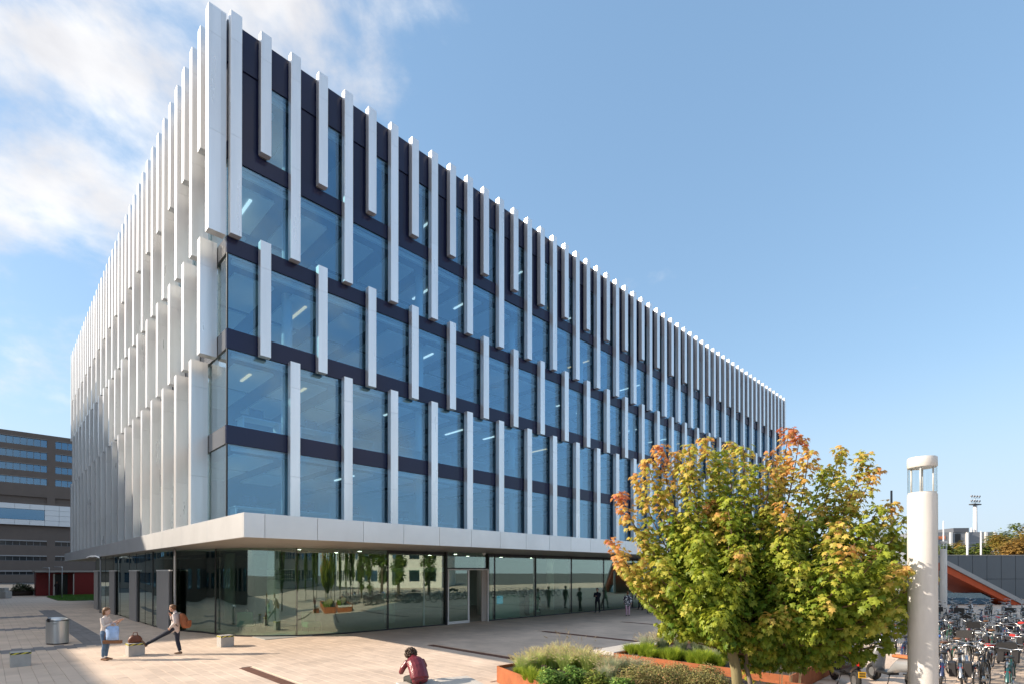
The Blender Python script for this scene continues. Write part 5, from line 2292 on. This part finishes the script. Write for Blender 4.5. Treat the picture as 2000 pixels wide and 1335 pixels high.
# ---- seated person on the stone bench, seen from behind
hd = math.atan2(.83, -.5) - PI / 2
p = wl(.30, -12.04, 0)
t = empty('person', p, hd, 'person in a maroon leather jacket sitting bent forward on the stone bench', 'person')
Q = Body()
z0 = .45
Q.oval('trousers', [((0, -.10, z0 + .06), .17, .09), ((0, -.04, z0 + .115), .205, .125), ((0, .02, z0 + .17), .19, .13)], (1, 0, 0))
for sd in (-1, 1):
    Q.limb('trousers', [(sd * .10, .0, z0 + .10, .105), (sd * .12, .22, z0 + .09, .092), (sd * .13, .44, z0 + .06, .070), (sd * .12, .45, .32, .062), (sd * .12, .42, .12, .045)])
    Q.foot('shoe', (sd * .12, .42, .09), (sd * .1, 1, 0))
    Q.limb('jacket', [(sd * .165, .26, z0 + .46, .068), (sd * .25, .30, z0 + .33, .064), (sd * .26, .40, z0 + .22, .058), (sd * .16, .56, z0 + .26, .05), (sd * .10, .62, z0 + .29, .04)])
    Q.hand('skin', (sd * .10, .62, z0 + .29), (-sd * .5, .6, .2), (0, -.2, 1), sd, curl=.5)
Q.oval('jacket', [((0, -.06, z0 + .12), .21, .15), ((0, .0, z0 + .22), .205, .155), ((0, .10, z0 + .34), .20, .15), ((0, .21, z0 + .44), .205, .135), ((0, .30, z0 + .50), .165, .09), ((0, .35, z0 + .53), .08, .06)], (1, 0, 0))
Q.limb('skin', [(0, .33, z0 + .51, .055), (0, .41, z0 + .57, .05)])
Q.head((0, .50, z0 + .575), (0, 1, -.6), (0, .5, 1))
Q.finish(t, {'trousers': mat('charcoal_trousers', (0.035, 0.036, 0.034), 0.85, var=.25, vscale=10), 'jacket': mat('maroon_leather', (0.17, 0.022, 0.032), 0.32, var=.25, vscale=8, bump=.9, bscale=11), 'skin': SKIN, 'shoe': BLACK}, .0085)
# curly hair
c, f_, u, r, sc = Q.hd
m = MB()
rr = random.Random(6)
for k in range(150):
    while True:
        q_ = Vector((rr.uniform(-1, 1), rr.uniform(-1, 1), rr.uniform(-1, 1)))
        if .2 < q_.length < 1:
            break
    q_.normalize()
    if q_.dot(f_) > .62 and q_.dot(u) < .5:
        continue
    b = c + f_ * -.012 + u * .02 + q_ * .112
    s_ = rr.uniform(.016, .026)
    o1 = q_.orthogonal().normalized()
    m.tube([b - q_ * .02, b + q_ * .012 + o1 * .012, b + q_ * .024 - o1 * .012, b + q_ * .034 + o1 * .008], [s_, s_ * 1.1, s_ * .9, s_ * .4], 6)
m.build('hair', HAIRD, t, smooth=True)


def mk_phone(o):
    m_ = MB()
    m_.bbox(-.037, .037, -.004, .004, 0, .15, .003)
    m_.build('case', BLACK, o)
    m_ = MB()
    m_.box(-.033, .033, -.0065, -.0045, .008, .142)
    m_.build('screen', mat('phone_screen', (0.5, 0.55, 0.6), 0.15), o)


held('phone', 'phone held by the seated person in maroon', 'phone', (0, .72, z0 + .27), t, mk_phone)


# ---- distant people
def walker(label, p_, head_, top, legs, hairm, h=1.7, stride=.12, arms='down', lean=0.0, topw=1.0, skirt=False):
    t_ = empty('person', p_, head_, label, 'person')
    k_ = h / 1.72
    b_ = Body()
    b_.oval('legs', [((0, 0, .80 * k_), .13, .10), ((0, 0, .9 * k_), .165, .12), ((0, 0, .98 * k_), .15, .11)], (1, 0, 0))
    for sd in (-1, 1):
        st = stride * sd
        b_.limb('legs', [(sd * .09, 0, .9 * k_, .098), (sd * .09, st * .5, .7 * k_, .08), (sd * .085, st * .9, .5 * k_, .062), (sd * .085, st * 1.0 - .04, .3 * k_, .056), (sd * .085, st * 1.4 - .06, .12 * k_, .045)])
        b_.foot('shoe', (sd * .09, st * 1.4 - .05, .09), (0, 1, 0))
        if arms == 'down':
            b_.limb('top', [(sd * .17, 0, 1.40 * k_, .06), (sd * .225, -st * .3, 1.25 * k_, .054), (sd * .235, -st * .8, 1.10 * k_, .047), (sd * .22, -st * 1.2 + .06, .95 * k_, .04)])
            b_.hand('skin', (sd * .22, -st * 1.2 + .06, .94 * k_), (0, .2, -1), (-sd, 0, 0), sd)
        else:
            b_.limb('top', [(sd * .17, 0, 1.40 * k_, .06), (sd * .23, .03, 1.25 * k_, .054), (sd * .22, .10, 1.12 * k_, .047), (sd * .08, .26, 1.16 * k_, .04)])
            b_.hand('skin', (sd * .08, .26, 1.16 * k_), (-sd, .4, .2), (0, 0, 1), sd)
    b_.oval('top', [((0, 0, .84 * k_), .175 * topw, .13 * topw), ((0, 0, .98 * k_), .165 * topw, .125 * topw), ((0, .0, 1.12 * k_), .16 * topw, .12), ((0, 0, 1.27 * k_), .18, .125), ((0, -.01, 1.38 * k_), .17, .09), ((0, -.01, 1.43 * k_), .1, .065)], (1, 0, 0))
    b_.limb('skin', [(0, -.01, 1.41 * k_, .055), (0, .02, 1.5 * k_, .05)])
    b_.head((0, .03, 1.60 * k_), (0, 1, -.05), (0, 0, 1))
    b_.finish(t_, {'legs': legs, 'top': top, 'skin': SKIN, 'shoe': BLACK}, .014)
    b_.hair(t_, hairm, seed=int(h * 100))
    return t_


PATT = bpy.data.materials.new('black_white_pattern')
PATT.use_nodes = True
_t = PATT.node_tree
_v = _t.nodes.new('ShaderNodeTexVoronoi')
_v.inputs['Scale'].default_value = 11
_c = _t.nodes.new('ShaderNodeTexCoord')
_t.links.new(_c.outputs['Object'], _v.inputs['Vector'])
_r = _t.nodes.new('ShaderNodeValToRGB')
_r.color_ramp.interpolation = 'CONSTANT'
_r.color_ramp.elements[0].color = (0.75, 0.75, 0.78, 1)
_r.color_ramp.elements[1].color = (0.012, 0.012, 0.03, 1)
_r.color_ramp.elements[1].position = 0.45
_t.links.new(_v.outputs['Distance'], _r.inputs[0])
_t.links.new(_r.outputs[0], _t.nodes['Principled BSDF'].inputs['Base Color'])
NAVYC = mat('navy_coat', (0.012, 0.014, 0.03), 0.85)
BLKC = mat('black_coat', (0.014, 0.014, 0.016), 0.85)
walker('woman in a black and white patterned top and pale pink trousers walking by the glass', gnd(1226, 1202), -.15, PATT, mat('pink_trousers', (0.56, 0.36, 0.45), 0.85, var=.08), HAIRB, 1.62, .05, topw=1.2)
walker('dark dressed person with folded arms walking along the lobby glass', gnd(1167, 1195), 2.6, NAVYC, BLKC, HAIRD, 1.74, .12, 'fold')
walker('person in a dark red jacket walking behind the patterned woman', gnd(1250, 1190), .6, mat('dark_red_jacket', (0.10, 0.012, 0.02), 0.8), BLKC, HAIRD, 1.7, .2)
walker('person in grey trousers half hidden by the maple leaves', gnd(1268, 1196.5), -.6, BLKC, mat('grey_trousers', (0.12, 0.12, 0.13), 0.85), HAIRD, 1.78, .04)
walker('person in dark blue jeans mostly hidden behind the maple leaves', gnd(1286, 1199.5), -1.3, NAVYC, mat('deep_blue_jeans', (0.02, 0.03, 0.08), 0.85), HAIRB, 1.72, .16)
walker('dark figure standing between the two slim lamp posts at the lawn', gnd(111.5, 1162), 1.2, BLKC, BLKC, HAIRD, 1.75, .08, 'fold')

# ================================================================== bicycles
WR = .335


def wheel_mesh(tyre=True):
    m_ = MB()
    m_.torus((0, 0, 0), WR, .021, 'x', 26, 6)
    return m_.mesh('tyre', RUBBER, True)


TY = wheel_mesh()
m_ = MB()
m_.torus((0, 0, 0), WR - .028, .010, 'x', 26, 4)
RIM = m_.mesh('rim', mat('rim_grey', (0.35, 0.35, 0.36), .35, .8), True)
m_ = MB()
for k in range(14):
    a = 2 * PI * k / 14
    sx_ = .025 * (1 if k % 2 else -1)
    m_.tube([(sx_, .02 * math.cos(a + .5), .02 * math.sin(a + .5)), (0, (WR - .03) * math.cos(a), (WR - .03) * math.sin(a))], .0018, 3)
m_.tube([(-.05, 0, 0), (.05, 0, 0)], .02, 8)
SPK = m_.mesh('spokes', CHROME)


def fender_mesh(y, a0, a1, mt):
    q_ = MB()
    n_ = 14
    vs, fs = [], []
    for k in range(n_ + 1):
        a = a0 + (a1 - a0) * k / n_
        for sx_, dr in ((-.028, .028), (0, .042), (.028, .028)):
            vs.append((sx_, y + (WR + dr) * math.cos(a), WR + .02 + (WR + dr) * math.sin(a)))
    for k in range(n_):
        for j in range(2):
            b = k * 3 + j
            fs.append((b, b + 1, b + 4, b + 3))
    q_.add(vs, fs)
    return q_.mesh('mudguard', mt, True)


def bike_parts(fcol, kind):
    """returns (name, mesh, offset, children) describing one bicycle; front is +y"""
    fm = fcol
    q_ = MB()
    hx = (0, .43, .80)
    ht_ = (0, .40, .90)
    bb = (0, -.02, .30)
    st = (0, -.20, .80)
    rh = (0, -.54, WR + .02)
    fh = (0, .56, WR + .02)
    q_.tube([bb, st], .016, 8)
    q_.tube([ht_, (0, .46, .66)], .020, 8)
    if kind % 2:
        q_.tube([(0, .455, .68), (0, .2, .42), bb], .021, 8)
        q_.tube([(0, .44, .76), (0, .12, .52), (0, -.09, .48)], .014, 8)
    else:
        q_.tube([(0, .455, .68), bb], .020, 8)
        q_.tube([(0, .42, .84), st], .017, 8)
    for sd in (-1, 1):
        q_.tube([bb, (sd * .05, -.3, .33), (sd * .055, rh[1], rh[2])], .010, 6)
        q_.tube([(sd * .015, -.19, .75), (sd * .055, rh[1], rh[2])], .009, 6)
        q_.tube([(sd * .01, .46, .66), (sd * .05, .49, .58), (sd * .05, fh[1], fh[2])], .011, 6)
    fr_ = q_.mesh('frame', fm, True)
    q_ = MB()
    w_ = .29
    if kind % 3 == 0:
        ps = [(-w_, .10, 1.02), (-w_ - .01, .22, 1.04), (-.18, .36, 1.07), (0, .39, 1.03), (.18, .36, 1.07), (w_ + .01, .22, 1.04), (w_, .10, 1.02)]
    elif kind % 3 == 1:
        ps = [(-w_ - .01, .28, 1.06), (-.12, .40, 1.05), (0, .41, 1.02), (.12, .40, 1.05), (w_ + .01, .28, 1.06)]
    else:
        ps = [(-w_, .12, 1.10), (-.25, .34, 1.15), (0, .42, 1.02), (.25, .34, 1.15), (w_, .12, 1.10)]
    q_.tube(ps, .012, 7)
    q_.tube([(0, .40, .88), (0, .39, 1.03)], .013, 7)
    hb = q_.mesh('handlebar', CHROME, True)
    grs = []
    for sd in (0, -1):
        q_ = MB()
        a, b = Vector(ps[sd]), Vector(ps[1 if sd == 0 else -2])
        q_.tube([a, a.lerp(b, .45) if (a - b).length >= .13 else b], .017, 7)
        grs.append(q_.mesh('grip', BLACK, True))
    q_ = MB()
    q_.loft([[(w2 * math.cos(2 * PI * i / 12), y_, z_ + hh_ * math.sin(2 * PI * i / 12)) for i in range(12)] for y_, w2, z_, hh_ in ((-.36, .05, .93, .02), (-.33, .095, .93, .035), (-.25, .10, .925, .035), (-.15, .04, .925, .025), (-.06, .022, .925, .018), (-.05, .01, .92, .01))])
    sa = q_.mesh('saddle', BLACK if kind % 4 else mat('brown_saddle', (0.16, 0.07, 0.03), .5), True)
    q_ = MB()
    q_.tube([(0, -.2, .78), (0, -.225, .91)], .012, 6)
    q_.tube([(0, .02, .30), (.09, .02, .30)], .01, 6)
    q_.tube([(.09, .02, .30), (.09, .06, .14)], .009, 5)
    q_.tube([(-.09, .02, .30), (-.09, -.02, .46)], .009, 5)
    q_.tube([(-.06, .02, .30), (.06, .02, .30)], .07, 12)
    cr_ = q_.mesh('crank', CHROME, True)
    q_ = MB()
    for sx_ in (-.06, 0, .06):
        q_.tube([(sx_, -.28, .76), (sx_, -.72, .75)], .006, 5)
    for y_ in (-.3, -.5, -.7):
        q_.tube([(-.065, y_, .757), (.065, y_, .757)], .006, 5)
    for sd in (-1, 1):
        q_.tube([(sd * .06, -.55, .752), (sd * .058, -.54, WR + .04)], .005, 5)
    rk = q_.mesh('rack', BLACK if kind % 2 else CHROME, True)
    q_ = MB()
    q_.box(-.045, .045, -.755, -.73, .62, .66)
    rl_ = q_.mesh('rear_reflector', mat('reflector_red', (0.28, 0.01, 0.01), .25))
    q_ = MB()
    q_.lathe([(.012, -.03), (.035, .02), (.034, .035)], 10)
    parts = [('frame', fr_, (0, 0, 0), []), ('handlebar', hb, (0, 0, 0), [('grip', grs[0]), ('grip', grs[1])]), ('saddle', sa, (0, 0, 0), []), ('crank', cr_, (0, 0, 0), []), ('rack', rk, (0, 0, 0), []),
             ('rear_reflector', rl_, (0, 0, 0), []),
             ('mudguard', fender_mesh(-.54, .3, 2.9, fm if kind % 3 else CHROME), (0, 0, 0), []), ('mudguard', fender_mesh(.56, .15, 2.1, fm if kind % 3 else CHROME), (0, 0, 0), []),
             ('wheel', TY, (0, -.54, WR + .02), [('rim', RIM), ('spokes', SPK)]), ('wheel', TY, (0, .56, WR + .02), [('rim', RIM), ('spokes', SPK)])]
    return parts


def extra_meshes():
    q_ = MB()
    for (a, b, c_, d, e, f2) in ((-.19, .19, .34, .355, .90, 1.12), (-.19, .19, .61, .625, .90, 1.12), (-.19, -.175, .355, .61, .90, 1.12), (.175, .19, .355, .61, .90, 1.12), (-.175, .175, .355, .61, .90, .91)):
        q_.box(a, b, c_, d, e, f2)
    crate = q_.mesh('crate', BLACK)
    q_ = MB()
    for sd in (-1, 1):
        q_.bbox(min(sd * .07, sd * .22), max(sd * .07, sd * .22), -.74, -.36, .42, .76, .02)
    pan = q_.mesh('pannier', mat('pannier_black', (0.022, 0.022, 0.026), .7))
    q_ = MB()
    q_.loft([[(w2 * math.cos(2 * PI * i / 12), y_, z_ + hh_ * math.sin(2 * PI * i / 12)) for i in range(12)] for y_, w2, z_, hh_ in ((-.38, .06, .93, .03), (-.33, .11, .935, .05), (-.22, .10, .935, .05), (-.08, .035, .93, .03), (-.04, .02, .925, .015))])
    cov = {}
    for nm_, c_ in (('red', (.55, .03, .02)), ('blue', (.05, .16, .5)), ('white', (.65, .65, .62))):
        me_ = q_.mesh('saddle_cover', mat('cover_' + nm_, c_, .6), True)
        cov[nm_] = me_
    return crate, pan, cov


CRATE, PANN, COVERS = extra_meshes()
FCOLS = [('black', (0.015, 0.015, 0.017)), ('dark blue', (0.02, 0.035, 0.10)), ('grey', (0.22, 0.23, 0.24)), ('dark green', (0.02, 0.06, 0.035)), ('maroon', (0.13, 0.015, 0.02)), ('pale grey', (0.42, 0.42, 0.41)), ('teal', (0.02, 0.10, 0.10))]
protos = []
for k, (cn, cc_) in enumerate(FCOLS + [FCOLS[0]] * 4 + [FCOLS[1], FCOLS[2]]):
    for kd in (k, k + 1):
        protos.append((cn, bike_parts(mat('bike_paint_' + cn.replace(' ', '_'), cc_, .3, .2, coat=.4), kd)))
FARC = {}


def joined(parts):
    mbs = bmesh.new()
    mats_ = []
    for nm_, me_, off, ch in parts:
        for m2 in [(me_)] + [c_[1] for c_ in ch]:
            if m2.name.startswith('spokes'):
                continue
            tmp = bmesh.new()
            tmp.from_mesh(m2)
            bmesh.ops.translate(tmp, verts=tmp.verts, vec=off)
            mt_ = m2.materials[0]
            if mt_ not in mats_:
                mats_.append(mt_)
            ix = mats_.index(mt_)
            for f2 in tmp.faces:
                f2.material_index = ix
            tm = bpy.data.meshes.new('tmp')
            tmp.to_mesh(tm)
            tmp.free()
            n0 = len(mbs.faces)
            mbs.from_mesh(tm)
            bpy.data.meshes.remove(tm)
    me_ = bpy.data.meshes.new('bicycle')
    mbs.to_mesh(me_)
    mbs.free()
    for m2 in mats_:
        me_.materials.append(m2)
    return me_


rb = random.Random(17)
ROWLAB = ['front', 'second', 'third', 'fourth', 'fifth', 'sixth', 'seventh', 'eighth', 'ninth', 'tenth', 'eleventh', 'twelfth', 'farthest']


def bicycle(x, y, rz_, row, proto=None, cover=None, crate=False, pannier=False, z=0.0, side='right'):
    cn, parts = proto or protos[rb.randrange(len(protos))]
    crate = crate and not cover
    pannier = pannier and not cover and not crate
    ex = (' with a front crate' if crate else '') + (' with a %s saddle cover' % cover if cover else '') + (' with black panniers' if pannier else '')
    lab = '%s city bicycle%s in the %s parking row%s' % (cn, ex, ROWLAB[row], '' if side == 'right' else ' seen behind the maple')
    if y > 27:
        if id(parts) not in FARC:
            FARC[id(parts)] = joined(parts)
        o = obj('bicycle', FARC[id(parts)], None, (x, y, z), rz_)
        return tag(o, lab, 'bicycle', 'bicycles in the bicycle parking')
    t_ = empty('bicycle', (x, y, z), rz_, lab, 'bicycle', 'bicycles in the bicycle parking')
    t_.rotation_euler = (0, rb.uniform(-.07, .07), rz_)
    for nm_, me_, off, ch in parts:
        o = obj(nm_, me_, t_, off)
        if nm_ == 'wheel':
            o.rotation_euler = (rb.uniform(0, 1), 0, 0)
        for cn_, cm_ in ch:
            obj(cn_, cm_, o)
    if crate:
        obj('crate', CRATE, t_)
    if pannier:
        obj('pannier', PANN, t_)
    if cover:
        obj('saddle_cover', COVERS[cover], t_)
    return t_


rowsX = [(10.5, .40), (12.2, .40), (14.2, .42), (15.9, .42), (18.0, .44), (19.8, .46), (22.0, .5), (24.2, .52), (27.0, .56), (30.0, .6), (33.5, .66), (37.5, .75), (42.0, .9)]
for r_, (X_, sp_) in enumerate(rowsX):
    ya = pl(1826, 1200, 0, X_)[1]
    yb_ = pl(2012, 1200, 0, X_)[1]
    y = ya - rb.uniform(0, .2)
    while y > yb_:
        gap = r_ in (3, 4) and y > ya - 1.0 and rb.random() < .7
        if not gap and rb.random() > .07:
            cov = None
            q_ = rb.random()
            if q_ < .05:
                cov = 'red'
            elif q_ < .09:
                cov = 'blue'
            elif q_ < .12:
                cov = 'white'
            w = wl(X_ + rb.uniform(-.2, .2), y)
            bicycle(w.x, w.y, ROTZ - PI / 2 + (PI if r_ % 2 else 0) + rb.uniform(-.2, .2), r_, cover=cov, crate=rb.random() < .14, pannier=rb.random() < .2)
        y -= sp_ + rb.uniform(-.06, .12)
# bikes glimpsed behind the maple
for (px, Y) in ((1640, 19.5), (1660, 19.6), (1682, 19.4), (1705, 19.7), (1728, 19.5), (1750, 19.6), (1765, 23), (1745, 23.2), (1720, 23), (1700, 25.5), (1765, 16.2)):
    p = at(px, 1200, Y)
    bicycle(p.x, Y, -.6 + rb.uniform(-.2, .2), 4, side='left')

# red-saddled and blue-framed bikes standing out at the front
# ================================================================== scooters


def scooter(label, loc, rz_, body, plate=None, seat=None):
    t_ = empty('scooter', loc, rz_, label, 'scooter')
    for y_ in (-.62, .62):
        q_ = MB()
        q_.torus((0, 0, 0), .18, .055, 'x', 24, 8)
        w_ = q_.build('wheel', RUBBER, t_, smooth=True, loc=(0, y_, .236))
        q_ = MB()
        q_.tube([(-.045, 0, 0), (.045, 0, 0)], .12, 14)
        q_.build('rim', STEEL, w_)
    bm_ = mat('scooter_paint_' + label.split()[0], body, .25, .1, coat=.6)
    q_ = MB()
    n_ = 16
    q_.loft([[(w2 * math.cos(2 * PI * i / n_), y_, zc + hh_ * math.sin(2 * PI * i / n_)) for i in range(n_)] for y_, w2, zc, hh_ in ((-.86, .05, .68, .04), (-.80, .13, .66, .10), (-.55, .19, .58, .17), (-.25, .17, .55, .18), (-.05, .12, .42, .12), (.05, .11, .33, .06))])
    q_.build('tail_body', bm_, t_, smooth=True)
    q_ = MB()
    q_.loft([[(w2 * math.cos(2 * PI * i / n_), y_, zc + hh_ * math.sin(2 * PI * i / n_)) for i in range(n_)] for y_, w2, zc, hh_ in ((-.80, .08, .79, .02), (-.72, .13, .79, .045), (-.4, .145, .78, .055), (-.1, .12, .76, .05), (-.04, .06, .74, .03))])
    q_.build('seat', seat or BLACK, t_, smooth=True)
    q_ = MB()
    q_.bbox(-.15, .15, -.05, .40, .26, .32, .02)
    q_.build('footboard', BLACK, t_)
    q_ = MB()
    q_.loft([[(w2 * math.cos(2 * PI * i / n_), y_ + .07 * math.sin(2 * PI * i / n_), zc) for i in range(n_)] for y_, w2, zc in ((.42, .14, .28), (.47, .19, .45), (.45, .20, .65), (.40, .14, .88), (.38, .07, .98))])
    q_.build('front_shield', bm_, t_, smooth=True)
    q_ = MB()
    q_.tube([(-.33, .28, 1.02), (-.2, .33, 1.03), (0, .37, 1.0), (.2, .33, 1.03), (.33, .28, 1.02)], .016, 8)
    q_.build('handlebar', BLACK, t_, smooth=True)
    for sd in (-1, 1):
        q_ = MB()
        q_.tube([(sd * .22, .33, 1.03), (sd * .28, .34, 1.17)], .007, 6)
        q_.bbox(sd * .30 - .055, sd * .30 + .055, .33, .345, 1.16, 1.24, .01)
        q_.build('mirror', BLACK, t_)
    q_ = MB()
    q_.loft([[(.085 * s2 * math.cos(2 * PI * i / 14), y_, .665 + .06 * s2 * math.sin(2 * PI * i / 14)) for i in range(14)] for y_, s2 in ((-.84, 1.0), (-.88, .85), (-.90, .4))])
    q_.build('tail_light', mat('tail_light_red', (0.55, 0.01, 0.012), .15), t_, smooth=True)
    q_ = MB()
    q_.loft([[(w2 * math.cos(2 * PI * i / 12), y_, zc + .03 * math.sin(2 * PI * i / 12)) for i in range(12)] for y_, w2, zc in ((-.45, .05, .44), (-.75, .06, .5), (-.92, .05, .42))])
    q_.build('rear_mudguard', BLACK, t_, smooth=True)
    if plate:
        q_ = MB()
        q_.bbox(-.085, .085, -.955, -.945, .36, .51, .004)
        pl_ = q_.build('number_plate', mat('plate_yellow', (0.75, 0.42, 0.02), .4), t_)
        q_ = MB()
        rp = random.Random(2)
        for r2 in range(2):
            for k in range(3):
                x_ = -.062 + k * .044
                q_.box(x_, x_ + .008, -.959, -.9555, .385 + r2 * .06, .43 + r2 * .06)
                q_.box(x_ + .022, x_ + .030, -.959, -.9555, .385 + r2 * .06, .43 + r2 * .06)
                q_.box(x_ + .008, x_ + .022, -.959, -.9555, .405 + r2 * .06, .412 + r2 * .06)
        q_.build('plate_print', BLACK, pl_)
    q_ = MB()
    q_.tube([(.12, -.2, .3), (.15, -.5, .32), (.16, -.78, .38)], [.03, .05, .05], 10)
    q_.build('exhaust', STEEL, t_, smooth=True)
    q_ = MB()
    q_.tube([(0, .4, .9), (0, .55, .5), (.06, .62, .236)], .022, 8)
    q_.tube([(.12, -.5, .35), (.07, -.62, .236)], .03, 8)
    q_.tube([(-.08, 0, .28), (-.2, -.06, .02)], .012, 6)
    q_.build('fork', BLACK, t_, smooth=True)
    return t_


p = gnd(1688, 1352)
scooter('black scooter with a red tail light and yellow number plate below the maple', (p.x + .1, p.y + .9, 0), -.18, (0.015, 0.015, 0.018), True)
p = gnd(1797, 1352)
scooter('grey scooter with an orange seat half hidden by the white lamp column', (p.x, p.y + .9, 0), .1, (0.30, 0.31, 0.32), None, mat('orange_vinyl', (0.5, 0.17, 0.06), .5))
p = gnd(1735, 1335)
scooter('dark scooter leaning behind the one with the yellow plate', (p.x, p.y + 1.6, 0), -.5, (0.02, 0.02, 0.025), None)
p = at(1545, 1310, 15.2)
scooter('navy scooter seen through the maple leaves right of the trunk', (p.x, 15.4, 0), .9, (0.02, 0.025, 0.05), None)
p = at(1790, 1300, 11.0)
